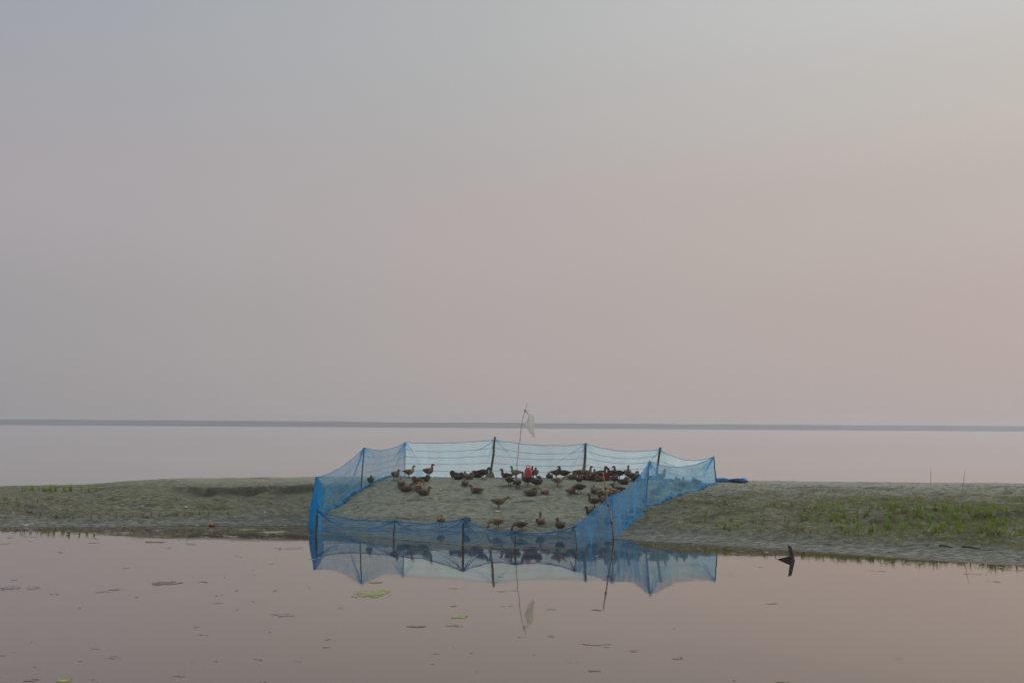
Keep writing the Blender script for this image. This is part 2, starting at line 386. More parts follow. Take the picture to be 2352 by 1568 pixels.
# ------------------------------------------------------------------ far bank across the river
v = []; f = []; xs = np.arange(-900, 901, 3.0)
prof = [(0, -0.3), (6, 0.25), (22, 0.6), (40, 1.7), (58, 3.7), (75, 4.6), (140, 4.2), (300, 2.0)]
for i, x in enumerate(xs):
    wob = 10 * float(fbm(np.array(x * 0.012), np.array(2.0), 4)); hh = 1 + 0.02 * rng.rand() + 0.22 * float(fbm(np.array(x * 0.03), np.array(5.0), 5, 0.6)) + (0.06 if x < -150 else 0.0)
    for (dy, z) in prof: v.append((x, 858 + dy + wob, z * hh))
m_ = len(prof)
for i in range(len(xs) - 1):
    for j in range(m_ - 1): f.append((i * m_ + j, (i + 1) * m_ + j, (i + 1) * m_ + j + 1, i * m_ + j + 1))
obj('far_bank', v, f, M_far, kind='structure')

# ------------------------------------------------------------------ the net pen
root_p = Vector((0.2, 29.5, gz(0.2, 29.5)))
pen = thing('net_pen', root_p, 'pen of blue netting on wooden posts around the ducks', 'pen')
def post_mesh(top, base, r, bury=0.25, taper=0.92):
    ax = (top - base); b = base - ax.normalized() * bury; n = 7
    rs = random.Random(int(top.x * 100)); sx = [rs.uniform(-1, 1) * r * 0.35 for _ in range(n)]
    pts = [b.lerp(top, i / (n - 1)) + Vector((sx[i], 0, 0)) * (0 if i in (0, n - 1) else 1) for i in range(n)]
    return tube(pts, lambda s: r * (1.04 - (1 - taper) * s), 9)
for k, (top, b, r) in PT.items():
    v, f = post_mesh(top, b, r); po = obj('post', v, f, M_wood, pen, b)
    ax_ = (top - b).normalized(); wrap = []
    for q in range(25):
        a_ = 2 * math.pi * q / 8; wrap.append(top - ax_ * (0.05 + 0.006 * q * .5) + Vector((math.cos(a_), math.sin(a_), 0)) * (r + .006))
    v, f = tube(wrap, 0.007, 5); obj('tie', v, f, M_cord, po, top)

def sheet(top, bot, nu, nv, amp, seed, freq=3.0, gather=0.0):
    """net between a top edge and a bottom edge (lists of points), with folds"""
    def samp(P, s):
        k = s * (len(P) - 1); i = min(int(k), len(P) - 2); return P[i].lerp(P[i + 1], k - i)
    rnd = random.Random(seed); ph = [rnd.uniform(0, 6.28) for _ in range(6)]
    length = sum((top[i + 1] - top[i]).length for i in range(len(top) - 1))
    v = []; uv = []; f = []
    for i in range(nu + 1):
        s = i / nu; a = samp(top, s); b = samp(bot, s)
        tg = samp(bot, min(1, s + .01)) - samp(bot, max(0, s - .01)); nrm_ = Vector((-tg.y, tg.x, 0)).normalized()
        for j in range(nv + 1):
            q = j / nv; u = s * length
            w = amp * (math.sin(freq * u + ph[0] + 1.3 * q) + 0.6 * math.sin(2.3 * freq * u + ph[1] - 2.0 * q) + 0.35 * math.sin(5.1 * freq * u + ph[2] + q))
            w *= math.sin(math.pi * min(1, q * 1.0 + 0.02)) ** 0.7 * (0.35 + 0.65 * math.sin(math.pi * s))
            bulge = gather * math.sin(math.pi * q) * math.sin(math.pi * s)
            v.append(a.lerp(b, q) + nrm_ * (w + bulge)); uv.append((u, q * (a - b).length))
    for i in range(nu):
        for j in range(nv):
            f.append((i * (nv + 1) + j, (i + 1) * (nv + 1) + j, (i + 1) * (nv + 1) + j + 1, i * (nv + 1) + j + 1))
    return v, f, uv
def sheet_obj(name, data, mat, parent, origin):
    v, f, uv = data; o = obj(name, v, f, mat, parent, origin)
    l = o.data.uv_layers.new(name='UVMap')
    for lp in o.data.loops: l.data[lp.index].uv = uv[lp.vertex_index]
    return o
def sagline(a, b, sag, n=16, jit=0.0, seed=0):
    rnd = random.Random(seed)
    return [a.lerp(b, i / n) - Vector((0, 0, sag * 4 * (i / n) * (1 - i / n) + (rnd.uniform(-jit, jit) if 0 < i < n else 0))) for i in range(n + 1)]
def groundline(a, b, n=16, lift=0.01, sink=None):
    out = []
    for i in range(n + 1):
        p = a.lerp(b, i / n); g = gz(p.x, p.y)
        out.append(Vector((p.x, p.y, max(g + lift, -0.03) if sink is None else sink)))
    return out
def lump(pts, r0, seed, flat=0.6, n=7):
    rnd = random.Random(seed); dense = []
    for i in range(len(pts) - 1):
        for s in range(3): dense.append(pts[i].lerp(pts[i + 1], s / 3))
    dense.append(pts[-1]); rr = [r0 * rnd.uniform(0.45, 1.25) for _ in dense]
    v, f = tube([p + Vector((0, rnd.uniform(-r0, r0) * .5, r0 * 0.3)) for p in dense], lambda s: rr[int(round(s * (len(dense) - 1)))], n)
    return v, f
def panel(a, b, sag, mat, amp, seed, drop=(0.03, 0.03), wet=False, hem_r=0.008, foot=0.0, cords=0, nu=40, nv=16, gather=0.0, botpts=None, layers=1, fold_mat=None):
    ta, ba, ra = PT[a]; tb, bb, rb = PT[b]
    A = ta - Vector((0, 0, drop[0])); B = tb - Vector((0, 0, drop[1]))
    top = sagline(A, B, sag, 20, 0.012, seed)
    bot = botpts if botpts else groundline(ba, bb, 20, 0.0, -0.05 if wet else None)
    if not wet and not botpts: bot = [p - Vector((0, 0, 0.02)) for p in bot]
    og = ba.lerp(bb, 0.5)
    p = sheet_obj('net_panel', sheet(top, bot, nu, nv, amp, seed, gather=gather), mat, pen, og)
    for k in range(1, layers):
        sheet_obj('net_fold', sheet(top, [q + Vector((.03, 0, 0)) for q in bot], nu, nv, amp * 1.4, seed + 50 * k, 4.2), mat, p, og)
    v, f = tube(top, hem_r, 6); obj('hem', v, f, M_hem, p, og)
    fr_ = random.Random(seed + 300); fold = []
    for end in (0, 1):
        for k in range(4 if wet else (3 if mat is M_net_pale else 7)):
            s1 = fr_.uniform(.05, .42); q1 = fr_.uniform(.15, .95) if not wet else fr_.uniform(.2, .6); pts = []
            for m_i in range(9):
                w_ = m_i / 8; ss = s1 * w_ if end == 0 else 1 - s1 * w_; qq = q1 * w_ ** (0.8 + .8 * fr_.random() * 0 + .3 * (k % 3))
                i0 = min(int(ss * 20), 19); fr0 = ss * 20 - i0
                pts.append(top[i0].lerp(top[i0 + 1], fr0).lerp(bot[i0].lerp(bot[i0 + 1], fr0), qq) + Vector((0, -.012, 0)))
            w0 = fr_.uniform(.010, .022); fold.append(tube(pts, lambda z_: w0 * (1 - .85 * z_), 5))
    v, f = join(fold)
    fo = obj('folds', v, f, fold_mat or mat, p, og); fo.data.uv_layers.new(name='UVMap'); fo['kind'] = 'stuff'
    if foot:
        v, f = lump([Vector((q.x, q.y, max(gz(q.x, q.y), 0))) for q in bot], foot, seed)
        obj('gathered_foot', v, f, M_hem, p, og)
    for c in range(cords):
        q = (c + 1) / (cords + 1) * 0.98
        line = [x.lerp(y, q) for x, y in zip(top, bot)]
        extra = 0.05 * math.sin(c * 2.1 + seed)
        line = [w - Vector((0, 0.015, (0.06 + extra * 0.4) * 4 * (i / 20) * (1 - i / 20) * (1 - q))) for i, w in enumerate(line)]
        v, f = tube(line, 0.007, 5); obj('cord', v, f, M_cord, p, og)
    return p
panel('M', 'L', 0.06, M_net_pale, 0.02, 1, (0.02, 0.10), foot=0.03, cords=4)
panel('L', 'K', 0.12, M_net_pale, 0.02, 2, (0.10, 0.03), foot=0.03, cords=4)
panel('K', 'J', 0.16, M_net_pale, 0.02, 3, (0.03, 0.06), foot=0.03, cords=4)
panel('N', 'M', 0.17, M_net_soft, 0.03, 4, (0.01, 0.01), foot=0.05, cords=4)
panel('A', 'N', 0.16, M_net_mid, 0.05, 5, (0.02, 0.02), foot=0.07, cords=3, gather=0.05)
panel('J', 'I', 0.22, M_net_pale, 0.05, 6, (0.10, 0.02), foot=0.06, cords=2)
panel('H', 'I', 0.24, M_net_soft, 0.05, 7, (0.02, 0.02), foot=0.06, cords=1)
panel('G', 'H', 0.20, M_net_blue, 0.07, 8, (0.0, 0.02), foot=0.04, gather=0.08, layers=2)
panel('F', 'G', 0.03, M_net_blue, 0.05, 9, (0.0, 0.0), gather=0.05, layers=2,
      botpts=[PT['F'][1].lerp(PT['G'][1], i / 20) * 1.0 for i in range(21)])
for a, b, sg, sd in (('B', 'C', .11, 11), ('C', 'D', .10, 12), ('D', 'E', .12, 13), ('E', 'F', .10, 14)):
    panel(a, b, sg, M_net_front, 0.03, sd, (0.01, 0.01), wet=True, hem_r=0.012, cords=1)
# the heavily gathered side panel at the left corner, seen almost edge-on
topA, baseA, _ = PT['A']; topB, baseB, _ = PT['B']
lo = [on_z(706, 1206, 0.0), on_z(710, 1211, 0.0), on_z(716, 1217, 0.0), on_z(729, 1221, -.02)]
corner = [topA, topA.lerp(topB, 0.35) + Vector((-0.02, 0, -0.02)), topA.lerp(topB, 0.7) + Vector((0.02, 0, -0.03)), topB + Vector((0.05, 0, 0.04))]
cp = sheet_obj('net_panel', sheet(corner, lo, 44, 26, 0.05, 21, 5.0), M_net_dense, pen, baseB)
lo2 = [p + Vector((0.10, 0.1, 0)) for p in lo]
sheet_obj('net_fold', sheet(corner, lo2, 40, 22, 0.06, 22, 6.5), M_net_dense, cp, baseB)
cut = [topA.lerp(baseA, q) + Vector((0.03 + 0.30 * math.sin(math.pi * q * .95), -0.06, 0)) for q in (0, .15, .35, .55, .75, .9, 1.0)]
cut0 = [topA.lerp(baseA, q) + Vector((-0.10 * q, -0.10, 0)) for q in (0, .15, .35, .55, .75, .9, 1.0)]
sheet_obj('net_fold', sheet(cut, cut0, 30, 8, 0.015, 23, 5.0), M_net_dense, cp, baseB)

# ------------------------------------------------------------------ thin poles and things in the pen
def pole(name, pix, d0, d1, r, mat, label, cat, nodes=False, group=None):
    n = len(pix); pts = [at(x, y, d0 + (d1 - d0) * i / (n - 1)) for i, (x, y) in enumerate(pix)]
    b = pts[0]; g = max(gz(b.x, b.y), -0.05)
    ax = (pts[1] - pts[0]).normalized()
    while b.z > g - 0.15: b = b - ax * 0.05
    pts[0] = b
    base = Vector((b.x, b.y, max(g, 0.0)))
    o = thing(name, base, label, cat, group)
    v, f = tube(pts, lambda s: r * (1.0 - 0.45 * s), 7); obj('cane', v, f, mat, o, base)
    if nodes:
        for p in pts[1:-1]:
            v, f = blob(p, r * 1.5, r * 1.5, r * 1.3, 1, 0.05, 8, 5); obj('node', v, f, M_node, o, p)
    return o, pts
fp = [(1750 + x * .3188, 1600 + y * .3188) for x, y in ((990, 1005), (994, 945), (998, 890), (997, 795), (1012, 690), (1015, 595), (1037, 497), (1042, 398), (1058, 305), (1075, 215), (1098, 135), (1130, 40))]
flag, fpts = pole('flag_pole', [T2(*p) for p in fp], 32.4, 32.4, 0.012, M_cane, 'tall thin cane with a plastic bag tied near its tip', 'pole', True)
tie = fpts[-2]
# limp plastic bag tied near the tip
M_bag = newmat('clear_plastic'); t = NT(M_bag)
uvn = t.n('ShaderNodeUVMap').outputs[0]; bn = t.noise(t.vmul(uvn, (3, 2, 1)), 2.0, 4)
dd = t.n('ShaderNodeBsdfDiffuse'); dd.inputs[0].default_value = (0.80, 0.79, 0.72, 1)
tt_ = t.n('ShaderNodeBsdfTranslucent'); tt_.inputs[0].default_value = (0.88, 0.87, 0.80, 1)
x1 = t.n('ShaderNodeMixShader'); x1.inputs[0].default_value = 0.6; t.l(dd.outputs[0], x1.inputs[1]); t.l(tt_.outputs[0], x1.inputs[2])
tp = t.n('ShaderNodeBsdfTransparent'); x2 = t.n('ShaderNodeMixShader'); t.l(t.mr(bn, 0.3, 0.7, 0.55, 0.85), x2.inputs[0])
t.l(tp.outputs[0], x2.inputs[1]); t.l(x1.outputs[0], x2.inputs[2]); t.l(x2.outputs[0], t.out.inputs['Surface'])
prof_ = [(0.00, 0.02, 0.012), (0.08, 0.10, 0.035), (0.16, 0.20, 0.09), (0.30, 0.20, 0.135), (0.46, 0.18, 0.15), (0.60, 0.21, 0.14), (0.72, 0.24, 0.10), (0.84, 0.29, 0.075), (0.92, 0.31, 0.04), (0.95, 0.315, 0.01)]
v = []; f = []; uv = []; nb = 18
for i, (dz, dx, hw) in enumerate(prof_):
    for j in range(nb):
        a = 2 * math.pi * j / nb; rr_ = 0.82 * hw * (1 + 0.16 * math.sin(3 * a + i * .9) + 0.10 * math.sin(7 * a - i))
        v.append(tie + Vector((dx + rr_ * math.cos(a) - 0.02, 0.55 * rr_ * math.sin(a), -dz * 0.92))); uv.append((j / nb, dz))
for i in range(len(prof_) - 1):
    for j in range(nb): f.append((i * nb + j, i * nb + (j + 1) % nb, (i + 1) * nb + (j + 1) % nb, (i + 1) * nb + j))
bag = sheet_obj('plastic_bag', (v, f, uv), M_bag, None, tie)
bag['label'] = 'limp clear plastic bag hanging from the tall cane'; bag['category'] = 'bag'
M_knot = mottled('bag_knot', (0.30, 0.31, 0.36), (0.38, 0.39, 0.43), 20)
v, f = join([blob(tie, 0.03, 0.03, 0.035, 3), tube([tie, tie + Vector((.07, -.01, 0.005)), tie + Vector((.14, 0, -.01))], 0.007, 6), tube([tie, tie + Vector((.05, 0, -.04)), tie + Vector((.10, 0, -.10))], 0.009, 6)])
obj('knot', v, f, M_knot, bag, tie)

pole('bamboo_pole', [(1409.5, 1236), (1405, 1200), (1397, 1160), (1391, 1122), (1385, 1084)], 26.3, 26.3, 0.026, M_bamboo, 'leaning tan bamboo pole at the water edge before the right net', 'pole', True)
pole('cane_stake', [(2138, 1106), (2138, 1090), (2138, 1073)], 33.0, 33.0, 0.009, M_bamboo, 'thin upright stake on the crest far right', 'stake', True)
pole('cane_stake', [(2211.5, 1119), (2214, 1100), (2217, 1080)], 30.6, 30.7, 0.009, M_bamboo, 'thin slanting stake on the crest far right', 'stake', True)

# red drinker
def lathe(profile, c, n=20):
    v = []; f = []
    for (r, z) in profile:
        for j in range(n): a = 2 * math.pi * j / n; v.append((c[0] + r * math.cos(a), c[1] + r * math.sin(a), c[2] + z))
    for i in range(len(profile) - 1):
        for j in range(n): f.append((i * n + j, i * n + (j + 1) % n, (i + 1) * n + (j + 1) % n, (i + 1) * n + j))
    return v, f
c = on_ground(*T2(2113, 1919)); c.z -= 0.005
dr = thing('poultry_drinker', c, 'red plastic bell drinker with a ring handle among the ducks', 'drinker')
v, f = lathe([(0.0, 0.0), (0.16, 0.0), (0.185, 0.03), (0.185, 0.055), (0.172, 0.055), (0.165, 0.02), (0.0, 0.02)], c, 24); obj('tray', v, f, M_red, dr, c)
v, f = lathe([(0.10, 0.022), (0.125, 0.06), (0.137, 0.13), (0.138, 0.20), (0.130, 0.28), (0.113, 0.35), (0.088, 0.395), (0.055, 0.418), (0.0, 0.424)], c, 24); obj('tank', v, f, M_red, dr, c)
ring = [c + Vector((0.062 * math.cos(a), 0, 0.412 + 0.08 * math.sin(a))) for a in [math.pi * k / 12 for k in range(13)]]
v, f = tube(ring, 0.014, 8); obj('handle', v, f, M_red, dr, c)
c = on_ground(*T2(2421, 1920))
o = thing('feed_tub', c, 'bright red plastic tub half hidden behind the crowd of ducks', 'tub')
v, f = lathe([(0.0, 0.005), (0.14, 0.0), (0.19, 0.24), (0.205, 0.245), (0.20, 0.225), (0.185, 0.22), (0.135, 0.02), (0.0, 0.02)], c, 20); obj('bowl', v, f, M_redrag, o, c)
v, f = tube([c + Vector((0.2 * math.cos(a), 0.2 * math.sin(a), 0.243)) for a in [2 * math.pi * k / 20 for k in range(21)]], 0.012, 6); obj('rim', v, f, M_redrag, o, c)

# earth heap at the foot of the tall centre post, clods along the right net
def clod(c, rx, ry, rz, seed, label, group=None):
    v, f = blob((c.x, c.y, c.z), rx, ry, rz, seed, 0.4, 16, 9, flat=-0.02)
    o = obj('earth_clod', v, f, M_clod, None, c, label=label, category='clod')
    if group: o['group'] = group
    return o
clod(PT['L'][1] + Vector((-0.02, -0.06, 0)), 0.15, 0.13, 0.18, 3, 'dark earth heap at the foot of the tall centre post')
for i, (x, y, r, lb) in enumerate(((2605, 2003, .20, 'largest pale earth clod at the foot of the right net'), (2548, 2045, .17, 'dark earth clod low on the right net edge'),
                                  (2697, 1957, .18, 'flat earth clod midway along the right net edge'), (2780, 1946, .15, 'earth clod second from the rear right corner post'), (2850, 1932, .13, 'earth clod beside the rear right corner post'))):
    clod(on_ground(*T2(x, y)), r * 1.3, r * .8, r * 0.55, 20 + i, lb, 'clods holding down the right net')
c = on_ground(*T2(2520, 2072))
clod(c, 0.20, 0.13, 0.10, 31, 'dark stone with a white scrap below the right net')
def scrap(name, c, w, d, mat, seed, label, cat, group=None, th=0.012):
    rnd = random.Random(seed); n = 9; v = []; rot = rnd.uniform(0, 6.28)
    for z in (0, th):
        for j in range(n):
            a = 2 * math.pi * j / n; k = rnd.uniform(0.6, 1.1) if z == 0 else 1.0
            r = [w * math.cos(a), d * math.sin(a)]
            v.append((c.x + r[0] * (k if z == 0 else .9), c.y + r[1] * (k if z == 0 else .9), c.z - .004 + z + (0.15 * d * (1 + math.sin(2 * a + seed)) if z else 0)))
    f = [tuple(range(n - 1, -1, -1)), tuple(range(n, 2 * n))] + [(j, (j + 1) % n, n + (j + 1) % n, n + j) for j in range(n)]
    o = obj(name, v, f, mat, None, c, smooth=False, label=label, category=cat)
    if group: o['group'] = group
    return o
scrap('plastic_scrap', c + Vector((0.02, -.08, 0.09)), 0.13, 0.05, M_white, 5, 'white scrap lying on the dark stone below the right net', 'scrap')
c2 = on_ground(*T2(2508, 2090)); scrap('net_scrap', c2, 0.15, 0.08, M_hem, 6, 'torn blue net scrap below the right net', 'scrap', th=0.03)
# rolled net left on the crest
bp = [on_ground(*T2(x, y)) for x, y in ((2700, 1922), (2760, 1921), (2820, 1920), (2880, 1920), (2930, 1920), (2970, 1921))]
for p in bp: p.y = 33.4; p.z = gz(p.x, p.y)
bp = [Vector((at(x, 1100, 33.6).x, 33.6, 0)) for x in (1530, 1545, 1560, 1585, 1610, 1640, 1665, 1690, 1712)]
for p in bp: p.z = gz(p.x, p.y) + 0.04
o = thing('net_bundle', bp[3], 'long rolled bundle of spare blue netting on the crest behind the pen', 'net')
v, f = lump(bp, 0.07, 4, n=9); obj('roll', v, f, M_hem, o, bp[3])
hb = random.Random(9); heap = []
for k in range(16):
    x = hb.uniform(1680, 1720); p = at(x, 1100, 33.5); s_ = hb.uniform(.5, 1.1)
    heap.append(blob((p.x, 33.5 + hb.uniform(-.15, .15), gz(p.x, 33.5) + hb.uniform(.02, .09)), .10 * s_, .10, .045 * s_, k, .6, 10, 6))
v, f = join(heap)
obj('heap', v, f, mottled('dark_blue_net_heap', (0.012, 0.06, 0.22), (0.05, 0.16, 0.40), 10, 0.8, bump=.6), o, bp[3])
# pale bag behind the rear net
c = at(963.6, 1082, 36.1); c.z = gz(c.x, c.y)
v, f = blob((c.x, c.y, c.z + 0.14), .17, .14, .19, 8, .15, 18, 10, flat=-.15)
obj('feed_bag', v, f, M_pinkbag, None, c, label='round pale pink bag behind the rear net', category='bag')

# forked dark stump in the pond at right
b = on_z(1820.5, 1287)
o = thing('wooden_stake', b, 'dark broken stake with a wedge standing in the pond at right', 'stake')
tp_ = at(1813, 1252, b.y)
ax = (tp_ - b); sd = Vector((1, 0.25, 0)).normalized(); fw = Vector((-0.25, 1, 0)).normalized()
v = []
for q, w in ((-0.5, .040), (0.0, .040), (0.35, .036), (1.0, .030)):
    p = b + ax * q
    for sx, sy in ((-1, -1), (1, -1), (1, 1), (-1, 1)): v.append(p + sd * (w * sx) + fw * (.03 * sy))
v[-1] = v[-1] + Vector((0, 0, .02)); v[-3] = v[-3] - Vector((0, 0, .015))
f = [(i * 4 + j, i * 4 + (j + 1) % 4, (i + 1) * 4 + (j + 1) % 4, (i + 1) * 4 + j) for i in range(3) for j in range(4)] + [(3, 2, 1, 0), (12, 13, 14, 15)]
obj('upright', v, f, M_dark, o, b, smooth=False)
tip = on_z(1787, 1284.2); v = []
A_ = b + ax * 0.30 - sd * .04; B_ = b - Vector((0, 0, .06)) - sd * .03
for off in (-.035, .035): v += [tip + fw * off * .2 + Vector((0, 0, .012)), tip + fw * off * .2 - Vector((0, 0, .05)), B_ + fw * off, A_ + fw * off]
f = [(0, 1, 2, 3), (7, 6, 5, 4), (0, 3, 7, 4), (3, 2, 6, 7), (2, 1, 5, 6), (1, 0, 4, 5)]
obj('wedge', v, f, M_dark, o, b, smooth=False)

# ------------------------------------------------------------------ ducks
def feathers(name, a, b, c_):
    m = newmat(name); t = NT(m); co = t.n('ShaderNodeTexCoord').outputs['Object']
    vo = t.n('ShaderNodeTexVoronoi'); vo.inputs['Scale'].default_value = 42; t.l(t.vmul(co, (0.7, 1, 1)), vo.inputs['Vector'])
    n1 = t.noise(co, 11, 3)
    colr = t.mix(a, b, t.mr(vo.outputs['Distance'], 0.15, 0.6)); colr = t.mix(colr, c_, t.mr(n1, 0.48, 0.72))
    rn = t.n('ShaderNodeObjectInfo').outputs['Random']
    sp_ = t.n('ShaderNodeSeparateXYZ'); t.l(co, sp_.inputs[0])
    front = t.math('MULTIPLY', t.mr(sp_.outputs['X'], 0.04, 0.13), t.mr(rn, 0.45, 0.60))
    colr = t.mix(colr, t.mix(b, (0.26, 0.185, 0.11), 0.45), t.math('MULTIPLY', front, 0.65))
    g_ = t.n('ShaderNodeHueSaturation'); t.l(colr, g_.inputs['Color']); t.l(t.mr(t.math('FRACT', t.math('MULTIPLY', rn, 7.31), 0.0), 0, 1, 0.75, 1.4, False), g_.inputs['Value'])
    t.principled(g_.outputs[0], 0.75, t.bump(vo.outputs['Distance'], 0.4, 0.008), 0.2); return m
TONES = {'dark': ((0.052, 0.043, 0.034), (0.100, 0.078, 0.058), (0.032, 0.027, 0.024)), 'grey': ((0.085, 0.078, 0.070), (0.150, 0.130, 0.110), (0.055, 0.050, 0.048)),
         'brown': ((0.092, 0.064, 0.042), (0.205, 0.145, 0.092), (0.060, 0.043, 0.031)), 'tan': ((0.175, 0.118, 0.066), (0.340, 0.245, 0.145), (0.115, 0.077, 0.046))}
FE = {k: feathers(k + '_feathers', *cs) for k, cs in TONES.items()}
WG = {k: feathers(k + '_wing', *[tuple(q * 0.7 for q in c_) for c_ in cs]) for k, cs in TONES.items()}
M_bill = mottled('duck_bill', (0.12, 0.105, 0.06), (0.20, 0.17, 0.09), 30, 0.5)
M_leg = mottled('duck_leg', (0.22, 0.10, 0.045), (0.32, 0.15, 0.065), 30, 0.6)
M_eye = mottled('duck_eye', (0.01, 0.008, 0.006), (0.015, 0.012, 0.01), 10, 0.2)
BODY = [(-.245, .232, .012, .006), (-.205, .226, .040, .018), (-.155, .218, .064, .040), (-.085, .210, .086, .066), (-.01, .205, .096, .080), (.055, .210, .090, .080)]
NECK = {
    'stand': [(.108, .236, .074, .072), (.132, .270, .050, .052), (.138, .298, .038, .040), (.146, .322, .036, .038), (.162, .340, .038, .040), (.188, .342, .033, .033), (.212, .335, .018, .018)],
    'alert': [(.106, .240, .073, .072), (.130, .280, .049, .051), (.137, .318, .035, .037), (.139, .352, .032, .034), (.144, .380, .034, .036), (.160, .402, .037, .038), (.185, .403, .032, .032), (.208, .396, .018, .018)],
    'stretch': [(.112, .238, .064, .062), (.160, .272, .042, .042), (.200, .298, .033, .034), (.238, .312, .032, .033), (.268, .315, .030, .030), (.292, .309, .017, .017)],
    'feed': [(.115, .212, .062, .060), (.165, .200, .043, .044), (.203, .168, .033, .034), (.222, .122, .030, .031), (.231, .078, .031, .033), (.238, .050, .028, .029), (.243, .030, .016, .016)],
    'tuck': [(.098, .236, .066, .064), (.122, .272, .050, .050), (.116, .304, .040, .040), (.085, .318, .037, .037), (.050, .314, .034, .034), (.022, .302, .028, .028), (.004, .294, .015, .015)],
    'preen': [(.107, .238, .062, .062), (.136, .282, .040, .042), (.152, .322, .031, .032), (.184, .338, .030, .031), (.212, .316, .032, .033), (.212, .284, .029, .029), (.202, .258, .016, .016)]}
def catmull(P, k):
    out = []
    for i in range(len(P) - 1):
        p0, p1, p2, p3 = P[max(i - 1, 0)], P[i], P[i + 1], P[min(i + 2, len(P) - 1)]
        for s in range(k):
            q = s / k
            out.append([0.5 * (2 * b + (c_ - a) * q + (2 * a - 5 * b + 4 * c_ - d) * q * q + (3 * b - a - 3 * c_ + d) * q ** 3) for a, b, c_, d in zip(p0, p1, p2, p3)])
    out.append(list(P[-1])); return out
def loft(P, n=12, floor=None):
    v = []; f = []; side = Vector((0, 1, 0)); k = len(P)
    for i, p in enumerate(P):
        c_ = Vector(p[:3]); tg = (Vector(P[min(i + 1, k - 1)][:3]) - Vector(P[max(i - 1, 0)][:3])).normalized()
        side = (side - tg * side.dot(tg)).normalized(); upv = tg.cross(side)
        for j in range(n):
            a = 2 * math.pi * j / n; q = c_ + side * (p[3] * math.cos(a)) + upv * (p[4] * math.sin(a))
            if floor is not None: q.z = max(q.z, floor)
            v.append(q)
    for i in range(k - 1):
        for j in range(n): f.append((i * n + j, i * n + (j + 1) % n, (i + 1) * n + (j + 1) % n, (i + 1) * n + j))
    f.append(tuple(range(n - 1, -1, -1))); f.append(tuple(range((k - 1) * n, k * n))); return v, f
CACHE = {}
def duck_parts(pose, sit, yaw, tone):
    key = (pose, sit, yaw, tone)
    if key in CACHE: return CACHE[key]
    dz = -0.128 if sit else 0.0; P = [(x, 0, z + dz, w * 1.18, h * 1.18) for x, z, w, h in BODY]; nk = NECK[pose]
    def turn(x, y, z, s):
        a = R(yaw) * s; ox = 0.10
        return (ox + (x - ox) * math.cos(a) - y * math.sin(a), (x - ox) * math.sin(a) + y * math.cos(a), z)
    off = 0.03 if pose == 'tuck' else 0.0
    for i, (x, z, w, h) in enumerate(nk):
        s = (i + 1) / len(nk); q = turn(x, off * s, z + dz, min(1, s * 1.15)); P.append((*q, w, h))
    C = catmull(P, 3); parts = []
    v, f = loft(C, 12, 0.004 if sit else None)
    m = mesh('body', v, f); m.materials.append(FE[tone]); parts.append(('body', m))
    e = Vector(C[-1][:3]); d = (e - Vector(C[-4][:3])).normalized()
    if pose != 'feed': d = (d + Vector((0, 0, -0.25))).normalized()
    sdv = d.cross(Vector((0, 0, 1))).normalized(); upv = sdv.cross(d); v = []
    for q, w, h in ((-0.012, .015, .015), (.018, .013, .009), (.042, .015, .005), (.058, .011, .003)):
        for j in range(8):
            a = 2 * math.pi * j / 8; v.append(e + d * q + sdv * (w * math.cos(a)) + upv * (h * math.sin(a) - .002))
    f = [(i * 8 + j, i * 8 + (j + 1) % 8, (i + 1) * 8 + (j + 1) % 8, (i + 1) * 8 + j) for i in range(3) for j in range(8)] + [tuple(range(7, -1, -1)), tuple(range(24, 32))]
    m = mesh('bill', v, f); m.materials.append(M_bill); parts.append(('bill', m))
    hc = Vector(C[-5][:3])
    for s in (-1, 1):
        v, f = blob(hc + sdv * (s * .030) + upv * .008, .0055, .0055, .0055, 0, 0, 6, 4); m = mesh('eye', v, f); m.materials.append(M_eye); parts.append(('eye', m))
    for s in (-1, 1):
        Wp = [(.075, s * .083, .234 + dz, .012, .026), (.03, s * .102, .228 + dz, .016, .050), (-.05, s * .100, .226 + dz, .016, .054), (-.13, s * .071, .232 + dz, .012, .036), (-.21, s * .022, .242 + dz, .006, .012)]
        v, f = loft(catmull(Wp, 2), 8); m = mesh('wing', v, f); m.materials.append(WG[tone]); parts.append(('wing', m))
    if not sit:
        for s in (-1, 1):
            y = s * .045; x0 = -.005 + (.03 * s if pose in ('stand', 'feed') else .012 * s)
            leg = tube([(-.01, y, .150), (x0 - .012, y, .085), (x0, y, .012)], lambda q: .017 - .010 * q, 7)
            ft = ([(x0 - .012, y - .006, .002), (x0 - .012, y + .006, .002), (x0 + .060, y + .032, .002), (x0 + .068, y, .002), (x0 + .060, y - .032, .002), (x0, y, .016), (x0 + .05, y, .008)],
                  [(0, 1, 5), (1, 2, 6, 5), (0, 5, 6, 4), (2, 3, 6), (3, 4, 6), (0, 4, 3, 2, 1)])
            v, f = join([leg, ft]); m = mesh('leg', v, f); m.materials.append(M_leg); parts.append(('leg', m))
    CACHE[key] = parts; return parts
